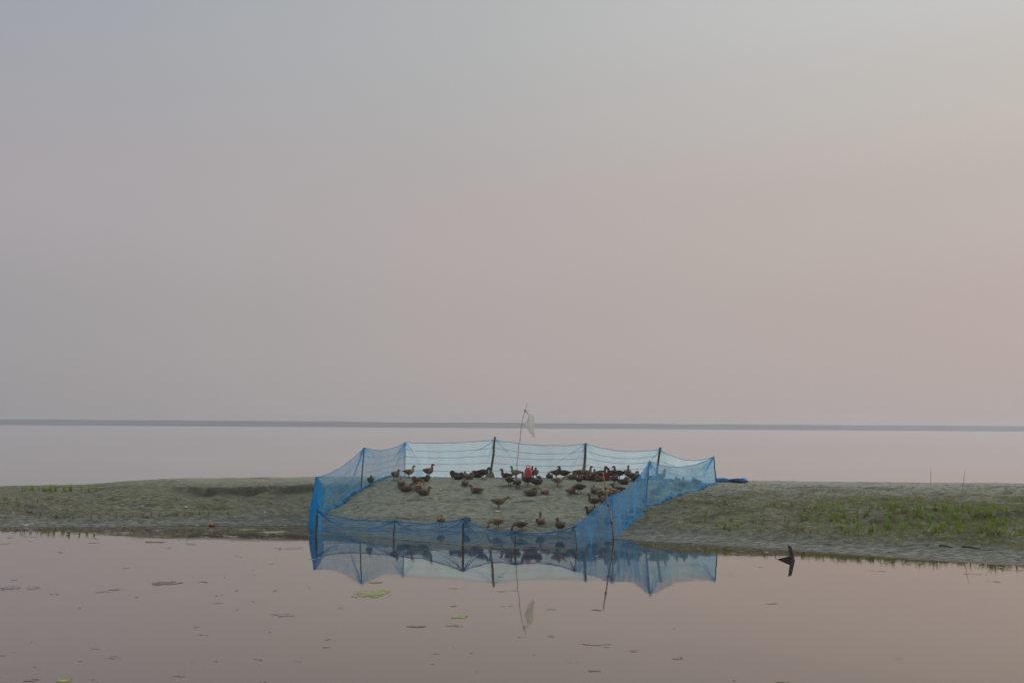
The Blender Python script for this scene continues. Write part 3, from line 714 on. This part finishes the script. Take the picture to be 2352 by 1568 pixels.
# T-pixel of the ground contact, heading (0 = facing right, 90 = away, 270 = towards us), pose, sitting, head turn, tone, label
G_ = 'ducks in the net pen'
DUCKS = [
    (1482, 1944, 285, 'stand', 0, 0, 'dark', 'lone dark duck standing by the left net, leftmost of all'),
    (1582, 1923, 315, 'stand', 0, 0, 'brown', 'plump brown duck standing in front of the thin rear left post'),
    (1636, 1906, 0, 'alert', 0, 0, 'tan', 'tan duck standing in profile facing right before the thin rear post'),
    (1714, 1905, 325, 'alert', 0, 0, 'brown', 'upright brown duck standing at the rear net beside the pink bag'),
    (1604, 1943, 95, 'stand', 1, 0, 'tan', 'small tan duck sitting with its back to us, left resting cluster'),
    (1623, 1965, 12, 'stand', 1, 0, 'brown', 'brown duck sitting leftmost in the front of the left resting cluster'),
    (1672, 1959, 25, 'tuck', 1, 0, 'tan', 'golden tan duck resting with tucked head in the left cluster'),
    (1666, 1931, 180, 'tuck', 1, 0, 'brown', 'brown duck resting head left at the middle of the left cluster'),
    (1701, 1925, 355, 'tuck', 1, 0, 'dark', 'dark duck resting rearmost and rightmost of the left cluster'),
    (1678, 1946, 8, 'tuck', 1, 30, 'brown', 'brown duck resting behind the golden tan one in the left cluster'),
    (1695, 1980, 0, 'stand', 1, 0, 'brown', 'brown duck sitting facing right with raised neck, nearest of the left cluster'),
    (1820, 1906, 175, 'tuck', 1, 0, 'dark', 'black-brown duck sitting rearmost left in the group by the centre post'),
    (1835, 1917, 0, 'tuck', 1, 0, 'dark', 'dark duck sitting in front at the left of the centre post group'),
    (1861, 1906, 85, 'tuck', 1, 0, 'brown', 'brown duck sitting upright rear of the centre post group'),
    (1877, 1916, 0, 'tuck', 1, 20, 'brown', 'brown duck sitting facing right in front of the centre post group'),
    (1908, 1907, 180, 'tuck', 1, 0, 'dark', 'dark duck sitting behind the preening one by the centre post'),
    (1933, 1915, 350, 'preen', 0, 0, 'dark', 'duck preening its breast just left of the tall centre post'),
    (1860, 1943, 100, 'tuck', 1, 0, 'brown', 'brown duck sitting alone with its back to us left of centre'),
    (1905, 1971, 180, 'stand', 1, 0, 'brown', 'brown duck sitting alone facing left on the open sand'),
    (1996, 2035, 0, 'stretch', 0, 0, 'tan', 'tan duck walking right with outstretched neck on the open slope'),
    (2026, 1908, 180, 'alert', 1, 0, 'dark', 'black-brown duck sitting at the rear net facing left by the centre post'),
    (2062, 1909, 205, 'alert', 0, 0, 'tan', 'tall tan duck standing behind the cane with the bag'),
    (2038, 1945, 60, 'feed', 0, -20, 'dark', 'dark duck standing with lowered head left of the cane foot'),
    (2071, 1955, 95, 'feed', 0, 0, 'grey', 'grey duck feeding with its back to us below the cane foot'),
    (2110, 1946, 180, 'alert', 0, 0, 'dark', 'big dark duck stretching its neck left in front of the red drinker'),
    (2148, 1954, 10, 'stand', 0, 150, 'dark', 'dark duck with head turned back, right of the red drinker'),
    (2140, 1907, 275, 'stand', 0, 0, 'brown', 'small brown duck facing us at the rear net right of the drinker'),
    (2127, 1908, 80, 'alert', 0, 0, 'dark', 'dark duck mostly hidden behind the red drinker'),
    (2127, 1981, 5, 'tuck', 1, 0, 'brown', 'brown duck curled asleep on the sand below the drinker'),
    (2180, 1976, 65, 'stand', 1, 0, 'tan', 'reddish tan duck sitting on the sand right of the curled sleeper'),
    (2232, 1947, 0, 'stretch', 0, -10, 'tan', 'slim tan duck standing in clear profile facing right'),
    (2198, 1913, 90, 'tuck', 1, 0, 'dark', 'dark hunched duck at the left end of the rear crowd'),
    (2226, 1914, 0, 'tuck', 0, 0, 'brown', 'brown duck second from the left end of the rear crowd'),
    (2256, 1913, 180, 'alert', 0, 0, 'dark', 'long-necked duck looking left over the rear crowd'),
    (2288, 1917, 0, 'tuck', 1, 0, 'brown', 'brown duck resting low left of the rear right-centre post'),
    (2317, 1915, 0, 'alert', 0, 0, 'brown', 'brown duck looking right just left of the rear right-centre post'),
    (2345, 1914, 350, 'alert', 0, 0, 'brown', 'tallest duck looking right just right of the rear right-centre post'),
    (2337, 1919, 20, 'alert', 1, 0, 'dark', 'dark duck sitting at the foot of the rear right-centre post'),
    (2317, 1941, 92, 'stand', 0, 0, 'dark', 'black-brown duck standing with its back to us below the rear right-centre post'),
    (2286, 1974, 25, 'tuck', 1, 0, 'brown', 'olive brown duck sitting beside the dark bending duck'),
    (2316, 1976, 160, 'feed', 0, -30, 'dark', 'dark duck bending over beside the sitting olive brown one'),
    (2379, 1971, 95, 'tuck', 1, 0, 'brown', 'brown duck sitting upright left of the bamboo pole top'),
    (2400, 1999, 65, 'tuck', 0, 0, 'brown', 'dark brown duck standing hunched left of the bamboo pole'),
    (2431, 1984, 10, 'tuck', 1, 0, 'tan', 'tan duck resting just right of the bamboo pole'),
    (2450, 1977, 175, 'preen', 1, 0, 'tan', 'golden duck preening between the bamboo pole and the right net'),
    (2472, 1967, 180, 'stand', 1, 0, 'dark', 'dark duck sitting facing left against the right net'),
    (2376, 2031, 180, 'alert', 0, 0, 'dark', 'large dark duck standing in profile facing left on the open slope'),
    (2420, 2013, 200, 'stand', 1, 0, 'brown', 'brown duck peeping over the right net behind the bamboo pole'),
    (2366, 2060, 200, 'stand', 1, 0, 'dark', 'dark duck sitting low behind the edge of the right net'),
    (2458, 1938, 40, 'tuck', 0, 0, 'grey', 'large grey duck standing hunched before the rear crowd'),
    (2497, 1937, 5, 'tuck', 1, 0, 'dark', 'dark duck lying right of the large grey hunched one'),
    (2476, 1918, 180, 'alert', 0, 0, 'dark', 'dark duck looking left, right of the red tub'),
    (2452, 1919, 185, 'stand', 0, 0, 'dark', 'dark duck facing left just right of the red tub'),
    (2510, 1917, 280, 'alert', 0, 0, 'tan', 'slim tan duck with upright neck at the rear net near the right'),
    (2528, 1926, 0, 'preen', 0, 0, 'dark', 'dark duck preening at the right end of the rear crowd'),
    (2403, 1917, 0, 'alert', 0, 0, 'brown', 'duck looking right over the crowd left of the red tub'),
    (2378, 1922, 80, 'stand', 0, 0, 'brown', 'grey-brown duck standing back to us in the middle of the rear crowd'),
    (2362, 1921, 170, 'tuck', 1, 0, 'brown', 'brown duck lying low in the middle of the rear crowd'),
    (2396, 1925, 200, 'tuck', 1, 0, 'brown', 'brown duck lying foremost below the red tub'),
    (2546, 1923, 0, 'tuck', 1, 0, 'dark', 'dark duck lying against the right net at the rear'),
    (2612, 1936, 20, 'stand', 0, 0, 'grey', 'grey duck seen through the right net beside its tall post'),
    (2644, 1930, 30, 'alert', 0, 0, 'brown', 'duck with upright neck seen through the right net'),
    (2655, 1948, 0, 'tuck', 1, 0, 'grey', 'grey duck lying seen through the right net'),
    (2708, 1945, 90, 'alert', 1, 0, 'grey', 'duck sitting with raised head seen through the right net'),
    (2736, 1947, 90, 'alert', 1, 0, 'dark', 'dark upright duck seen through the right net near its corner'),
    (2785, 1937, 180, 'tuck', 1, 0, 'dark', 'dark duck lying rightmost of all behind the net'),
    (2626, 1977, 0, 'tuck', 1, 0, 'dark', 'dark duck lying nearest the right net post'),
    (2434, 2098, 90, 'tuck', 1, 0, 'dark', 'dark duck dimly seen low behind the right net by the water'),
    (1987, 2117, 180, 'feed', 0, 0, 'tan', 'tan duck dabbling at the water edge behind the front net'),
    (2081, 2127, 180, 'feed', 0, 0, 'brown', 'brown mottled duck dabbling at the water edge, right of the tan one'),
    (2161, 2095, 80, 'alert', 1, 0, 'brown', 'brown duck sitting with its back to us just above the water edge'),
    (2240, 2132, 112, 'stand', 0, 0, 'brown', 'brown duck standing in the shallows at the right end of the front net'),
    (1764, 2109, 80, 'tuck', 0, 0, 'tan', 'tan duck wading behind the front net at left'),
    (1866, 2110, 95, 'feed', 0, 0, 'dark', 'dark duck wading behind the front net next to its tallest post'),
]
for i, (tx, ty, head, pose, sit, yaw, tone, lb) in enumerate(DUCKS):
    p = on_ground(*T2(tx, ty)); rnd = random.Random(100 + i)
    if p.z < 0: p.z = -0.015
    o = thing('duck', p, lb, 'duck', G_)
    s = rnd.uniform(0.96, 1.12); o.scale = (s, s, s)
    o.rotation_euler = (0, 0, R(head + rnd.uniform(-8, 8)))
    for nm, m in duck_parts(pose, bool(sit), yaw, tone):
        c = bpy.data.objects.new(nm, m); COL.objects.link(c); c.parent = o

# ------------------------------------------------------------------ seedlings
def tuft_mesh(seed, n, h, spread):
    rnd = random.Random(seed); v = []; f = []
    for k in range(n):
        a = rnd.uniform(0, 6.28); lean = rnd.uniform(0.05, spread); hh = h * rnd.uniform(0.6, 1.1); w = rnd.uniform(.006, .010)
        bx, by = rnd.uniform(-.02, .02), rnd.uniform(-.02, .02); dx, dy = math.cos(a), math.sin(a)
        for q in range(4):
            s = q / 3; ww = w * (1 - s * .85); cx = bx + dx * lean * hh * s * s; cy = by + dy * lean * hh * s * s; cz = hh * s * (1 - .15 * lean * s) - .01
            v += [(cx - dy * ww, cy + dx * ww, cz), (cx + dy * ww, cy - dx * ww, cz)]
        b = len(v) - 8
        f += [(b + 2 * q, b + 2 * q + 1, b + 2 * q + 3, b + 2 * q + 2) for q in range(3)]
    return v, f
TUFTS = {}
for nm, mat, n, h, sp in (('green', M_leaf, 9, .20, .7), ('olive', M_leafm, 6, .16, .8), ('yellow', M_leafy, 5, .16, .6)):
    TUFTS[nm] = []
    for k in range(6):
        v, f = tuft_mesh(k * 7 + len(nm), n + k % 3, h, sp); m = mesh('seedling', v, f); m.materials.append(mat); TUFTS[nm].append(m)
def seedling(p, kind, scale, label, group):
    o = bpy.data.objects.new('seedling', random.choice(TUFTS[kind])); COL.objects.link(o)
    o.location = p; o.rotation_euler = (0, 0, random.uniform(0, 6.28)); o.scale = (scale * 1.15, scale * 1.15, scale)
    o['label'] = label; o['category'] = 'seedling'; o['group'] = group
rnd = random.Random(5); cnt = 0
while cnt < 285:
    x = 1640 + 730 * math.sqrt(rnd.random()) if rnd.random() < .85 else rnd.uniform(1560, 2352)
    row = rnd.choice((1168, 1177, 1187, 1200, 1212, 1222)) + (x - 2000) * 0.012 + rnd.gauss(0, 3.0)
    if row > 1230 + (x - 1640) * .02: continue
    p = on_ground(x, row, False)
    if p.z < 0.06: continue
    near = x > 1850
    seedling(p, 'green' if rnd.random() < (.78 if near else .45) else rnd.choice(('olive', 'yellow')), rnd.uniform(.7, 1.5), 'green seedling tuft in the ' + ('rear' if row < 1183 + (x - 2000) * .012 else 'middle' if row < 1206 + (x - 2000) * .012 else 'front') + ' rows at the ' + ('sparse left end' if x < 1830 else 'centre' if x < 2090 else 'dense right end') + ' of the right bank', 'seedlings on the right bank'); cnt += 1
for k, x8 in enumerate((160, 180, 215, 230, 240, 282, 310, 325, 335, 348, 360, 376, 400, 408, 466, 474, 498, 508, 520, 590, 640, 646, 696)):
    seedling(on_ground(x8 * .3174 + rnd.uniform(-1, 1), 1128 + rnd.uniform(-3, 2), False), 'green', rnd.uniform(.8, 1.35), 'bright green seedling on the left crest', 'seedlings on the left crest')
for k in range(23):
    x8 = 285 + (1640 - 285) * k / 22 + rnd.uniform(-12, 12); y8 = 408 - 35 * max(0, (k - 6) / 16) + rnd.uniform(-5, 5)
    if k in (1,): continue
    seedling(on_ground(x8 * .5527 / K, (1850 + y8 * .5527) / K, False), 'yellow', rnd.uniform(.9, 1.4), 'yellowing seedling in the single row along the left waterline', 'row of yellowing seedlings at left')
for k in range(22):
    seedling(on_ground(rnd.uniform(0, 120), rnd.uniform(1145, 1190), False), rnd.choice(('yellow', 'olive')), rnd.uniform(.5, .95), 'sparse yellow-brown seedling at the far left of the bank', 'sparse seedlings far left')

# ------------------------------------------------------------------ dry stubble on the slopes outside the pen
v = []; f = []; rnd = random.Random(31)
sx = np.array([rnd.uniform(-17, 17) for _ in range(30000)]); sy = np.array([rnd.uniform(22, 34) for _ in range(30000)])
dens = fbm(sx * .7 + 5, sy * 1.1, 4, .6)
k = 0
for x, y, dn in zip(sx, sy, dens):
    z = gz(x, y)
    if z < .16 or dn < -.03: continue
    i = int(np.searchsorted(GX, x)); j = int(np.searchsorted(GY, y))
    if tr_[min(j, ny - 1), min(i, nx - 1)] > .05: continue
    if y > 32.5 and rnd.random() < .8: continue
    for q in range(3):
        a = rnd.uniform(0, 6.28); h = rnd.uniform(.02, .07); w = rnd.uniform(.004, .008); l = rnd.uniform(.2, 1.2) * h
        bx, by = x + rnd.uniform(-.04, .04), y + rnd.uniform(-.04, .04); b = len(v)
        v += [(bx - w, by, z - .01), (bx + w, by, z - .01), (bx + l * math.cos(a), by + l * math.sin(a), z + h)]; f.append((b, b + 1, b + 2))
obj('dry_stubble', v, f, leafmat('dry_grass', (0.18, 0.16, 0.085), (0.34, 0.30, 0.185)), None, None, smooth=False, kind='stuff', label='short dry stubble covering the bank slopes', category='grass')

v = []; f = []; rnd = random.Random(77)
for k in range(26000):
    x = 4.5 + 13 * math.sqrt(rnd.random()); y = rnd.uniform(22.5, 30.5); z = gz(x, y)
    if z < .13 or z > .92 or fbm(np.array(x * .8), np.array(y * 1.6 + 4), 3) < -.06: continue
    i = int(np.searchsorted(GX, x)); j = int(np.searchsorted(GY, y))
    if tr_[min(j, ny - 1), min(i, nx - 1)] > .05: continue
    for q in range(2):
        a = rnd.uniform(0, 6.28); h = rnd.uniform(.03, .10); w = rnd.uniform(.004, .007); l = rnd.uniform(.2, .9) * h
        bx, by = x + rnd.uniform(-.03, .03), y + rnd.uniform(-.03, .03); b = len(v)
        v += [(bx - w, by, z - .01), (bx + w, by, z - .01), (bx + l * math.cos(a), by + l * math.sin(a), z + h)]; f.append((b, b + 1, b + 2))
obj('low_grass', v, f, leafmat('low_grass_green', (0.20, 0.235, 0.05), (0.32, 0.35, 0.09)), None, None, smooth=False, kind='stuff', label='low thin grass growing between the seedlings on the right bank', category='grass')
v = []; f = []; rnd = random.Random(78)
for k in range(1500):
    x = rnd.uniform(-16, 15); y = rnd.uniform(22, 34); z = gz(x, y)
    if z < .02: continue
    if z > .35 and not (-6 < x < 6) and rnd.random() < .6: continue
    r_ = rnd.uniform(.008, .03); vb, fb = blob((x, y, z), r_ * rnd.uniform(1, 2.2), r_, r_ * .5, k, .4, 6, 4); b = len(v)
    v += vb; f += [tuple(q + b for q in g) for g in fb]
obj('ground_crumbs', v, f, mottled('soil_crumbs', (0.06, 0.055, 0.045), (0.42, 0.41, 0.37), 1.9, 0.9), None, None, kind='stuff', label='soil crumbs and droppings strewn over the bank', category='soil')

# ------------------------------------------------------------------ litter
def t8(x, y): return x * .5527 / K, (1850 + y * .5527) / K
def t7(x, y): return (2800 + x * .551) / K, (1800 + y * .551) / K
for i, (x, y, m, w, lb) in enumerate((
    (95, 362, M_white, .05, 'white scrap farthest left on the left bank'), (432, 345, M_white, .045, 'white scrap second from the left among the left seedlings'),
    (1075, 267, M_white, .04, 'tiny white scrap high on the left slope'), (1028, 320, M_white, .05, 'white scrap above the middle of the seedling row'),
    (1340, 324, M_white, .07, 'flat whitish scrap above the right part of the seedling row'), (1915, 362, M_white, .055, 'white scrap between the seedling row and the pen'),
    (1757, 386, M_white, .04, 'small white scrap near the shore left of the pen'), (210, 362, M_clod, .10, 'pale lump on the shore at far left'),
    (1078, 398, M_clod, .12, 'pale stone within the yellowing seedling row'), (1105, 337, M_pinkbag, .06, 'pinkish scrap above the seedling row'),
    (42, 402, M_orange, .05, 'orange scrap on the far left shore'), (185, 456, M_pinkbag, .09, 'pinkish lump at the waterline far left'),
    (1535, 454, M_orange, .10, 'orange-red scrap at the waterline left of the pen'))):
    p = on_ground(*t8(x, y)); p.z = max(p.z, 0.0)
    scrap('shore_scrap', p, w, w * .6, m, 40 + i, lb, 'litter', 'litter on the left bank', .03)
p = on_ground(*t7(1765, 674)); scrap('paper_scrap', p, .07, .035, M_white, 61, 'white scrap lying on the right shore', 'litter', th=.012)
for i, (x0, y0, x1, y1, lb) in enumerate(((1735, 695, 1840, 711, 'left of two dark sticks lying on the right shore'), (1905, 706, 2040, 720, 'right of two dark sticks lying on the right shore'))):
    a = on_ground(*t7(x0, y0)); b = on_ground(*t7(x1, y1)); a.z += .02; b.z += .02
    v, f = tube([a, a.lerp(b, .35) + Vector((0, .04, .01)), a.lerp(b, .7) + Vector((0, -.02, .0)), b], lambda s: .022 - .01 * s, 7)
    obj('driftwood_stick', v, f, M_dark, None, a, label=lb, category='stick')
for i, (x, y, w) in enumerate(((1990, 2048, .09), (1964, 2057, .04), (2178, 2034, .03), (2205, 2034, .03), (2335, 2072, .05), (2320, 2080, .04), (1762, 1957, .035), (1651, 1958, .05))):
    scrap('feather_scrap', on_ground(*T2(x, y)), w, w * .6, M_white, 70 + i, 'white feather fluff on the trampled sand inside the pen', 'feather', 'feather fluff in the pen', .02)

# ------------------------------------------------------------------ floating weed
def mat_patch(name, px, py, hw, hh, kind, seed, label, cat='algae', group=None):
    c = on_z(px, py); sc = F / c.y; rx = 1.15 * hw / sc
    ry = 1.15 * (on_z(px, py - hh).y - on_z(px, py + hh).y) / 2
    rnd = random.Random(seed); nu = 64; nv = 40; ox, oy = rnd.uniform(0, 200), rnd.uniform(0, 200)
    u = np.linspace(-1, 1, nu + 1); w = np.linspace(-1, 1, nv + 1); U, V = np.meshgrid(u, w)
    skew = rnd.uniform(-.35, .35)
    dist = np.sqrt(U ** 2 + (V + skew * U) ** 2)
    big = fbm(U * 1.8 + ox, V * 1.6 + oy, 4, 0.6); fine = fbm(U * 9 + oy, V * 6 + ox, 3, 0.6)
    solid = {'green': .30, 'brown': .30, 'olive': .10, 'grey': 0.0, 'pale': .12}[kind]
    fld = (1 - dist) * 0.85 + big * 1.5 + fine * (1.1 if solid < .2 else .7) - 0.40 + solid * .6
    fld = np.where(dist > 1.0, -1, fld)
    jit = np.random.RandomState(seed)
    X = c.x + U * rx + jit.uniform(-.4, .4, U.shape) * rx / nu; Y = c.y + V * ry + jit.uniform(-.4, .4, U.shape) * ry / nv
    Z = .003 + 0.0015 * jit.rand(*U.shape)
    v = []; f = []; ids = {}
    for a in range(nv):
        for b in range(nu):
            q = ((a, b), (a, b + 1), (a + 1, b + 1), (a + 1, b))
            if sum(fld[k] for k in q) / 4 > 0:
                t_ = []
                for k in q:
                    if k not in ids: ids[k] = len(v); v.append((X[k], Y[k], Z[k]))
                    t_.append(ids[k])
                f.append(tuple(t_))
    if not f: return
    o = obj(name, v, f, M_alg[kind], None, (c.x, c.y, 0), label=label, category=cat)
    o['group'] = group or 'weed mats floating on the pond'
PATCH = [(858, 1362, 41, 8.5, 'green', 'largest bright green algae mat floating below the pen'), (1058, 1416, 20, 4, 'green', 'small green algae raft below the centre of the pen'),
    (1043, 1391.5, 8, 2, 'olive', 'tiny olive raft just above the small green raft'), (378, 1339, 37, 4.5, 'brown', 'long brown weed mat on the left pond'),
    (30, 1349, 40, 6, 'grey', 'grey weed cluster at the left edge of the photo'), (75, 1351, 20, 2.5, 'grey', 'thin grey streak right of the left edge cluster'),
    (355, 1244.5, 28, 2.6, 'brown', 'thin brown weed streak near the left shore'), (265, 1354, 18, 2.6, 'olive', 'olive weed streak between the grey cluster and the brown mat'),
    (230, 1359, 18, 2.2, 'grey', 'faint weed streak left of the olive one'), (646, 1411, 32, 4.2, 'grey', 'wide grey weed smear below left of the pen'),
    (630, 1221.5, 30, 3.4, 'pale', 'pale green algae streak in the dark water left of the pen'), (672, 1258.5, 22, 2.2, 'pale', 'pale green streak floating just left of the pen corner'),
    (570, 1216, 26, 1.8, 'pale', 'pale streak against the shore left of the pen'), (530, 1232, 24, 1.8, 'grey', 'grey streak off the left shore'),
    (590, 1240, 28, 2.4, 'grey', 'grey weed below the pale streaks left of the pen'), (10, 1248, 13, 1.6, 'pale', 'pale streak at the left edge near the shore'),
    (148, 1560, 18, 5, 'green', 'green algae clump at the bottom left corner'), (75, 1561, 18, 4, 'olive', 'olive smear beside the bottom left green clump'),
    (1357, 1479, 26, 3.2, 'grey', 'grey smear in the lower right centre'), (1455, 1494, 12, 3, 'grey', 'broken grey smear right of the lower centre smear'),
    (1555, 1511, 18, 3.5, 'grey', 'grey smear right of the broken one'), (1366, 1540, 17, 2.6, 'olive', 'olive smear near the bottom right centre'),
    (958, 1438.5, 22, 1.8, 'brown', 'thin brown line of weed below the pen'), (1036, 1436, 18, 3, 'grey', 'grey weed right of the thin brown line'),
    (866, 1337.5, 20, 2.6, 'olive', 'olive streak above the largest green mat'), (1370, 1400.5, 11, 1.4, 'brown', 'dark streak below the bamboo pole reflection'),
    (410, 1552, 16, 3, 'grey', 'grey smear at the bottom left centre'), (1800, 1566, 16, 2, 'olive', 'dark weed at the bottom edge right of centre')]
for i, (x, y, hw, hh, kd, lb) in enumerate(PATCH): mat_patch('weed_mat', x, y, hw, hh, kd, 200 + i, lb)
# countless small flecks
v = []; f = []; rnd = random.Random(12)
def fleck(px, py, hw, hh):
    c = on_z(px, py); rx = hw / (F / c.y); ry = (on_z(px, py - hh).y - on_z(px, py + hh).y) / 2; b = len(v); n = 9
    for j in range(n):
        a = 2 * math.pi * j / n; r = rnd.uniform(.4, 1.2); v.append((c.x + rx * r * math.cos(a), c.y + ry * r * math.sin(a), .003))
    v.append((c.x, c.y, .0035)); f.extend([(b + j, b + (j + 1) % n, b + n) for j in range(n)])
def smear(px, py, hw):
    for q in range(rnd.randint(2, 6)):
        fleck(px + rnd.gauss(0, hw * .5), py + rnd.gauss(0, .9), hw * rnd.uniform(.15, .55), rnd.uniform(.25, .8))
for k in range(85):
    px = rnd.uniform(0, 2352) if rnd.random() < .5 else rnd.uniform(0, 1300); py = 1245 + (1566 - 1245) * rnd.random() ** 1.2
    if 1410 < px: py = max(py, 1300 + (px - 1650) * .03)
    smear(px, py, rnd.uniform(5, 18))
for k in range(60):
    px = rnd.uniform(0, 700); smear(px, 1214 + abs(rnd.gauss(0, 15)) + max(0, (px - 500) * .05), rnd.uniform(5, 22))
for k in range(24):
    px = rnd.uniform(1450, 2352); smear(px, 1243 + (px - 1409) * .0605 + rnd.uniform(2, 14), rnd.uniform(5, 18))
obj('floating_scum', v, f, M_alg['grey'], None, None, smooth=False, kind='stuff', label='small flecks of floating scum scattered over the pond', category='scum')
# yellowish weed caught along the foot of the front net
pts = []
for a, b in (('B', 'C'), ('C', 'D'), ('D', 'E'), ('E', 'F')):
    for i in range(10): p = PT[a][1].lerp(PT[b][1], i / 10); pts.append(Vector((p.x, p.y - .05 + rnd.uniform(-.02, .02), .004)))
rr = [rnd.uniform(.004, .022) for _ in pts]
v, f = tube(pts, lambda s: rr[int(round(s * (len(pts) - 1)))], 6)
obj('weed_line', v, f, M_alg['olive'], None, pts[0], label='thin yellowish weed line caught along the front net at the waterline', category='weed')

# ------------------------------------------------------------------ haze
hv = [(x, y, z) for z in (-2.0, 6.4) for x, y in ((-2500, -350), (2500, -350), (2500, 3000), (-2500, 3000))]
hz = obj('haze', hv, [(3, 2, 1, 0), (4, 5, 6, 7), (0, 1, 5, 4), (1, 2, 6, 5), (2, 3, 7, 6), (3, 0, 4, 7)], None, smooth=False, kind='stuff', label='thin pale haze over the river', category='haze')
M_haze = newmat('haze_air'); t = NT(M_haze)
pv = t.n('ShaderNodeVolumePrincipled'); pv.inputs['Color'].default_value = (0.80, 0.83, 0.89, 1); pv.inputs['Density'].default_value = 0.00105
pv.inputs['Anisotropy'].default_value = 0.3
t.l(pv.outputs[0], t.out.inputs['Volume']); hz.data.materials.append(M_haze)
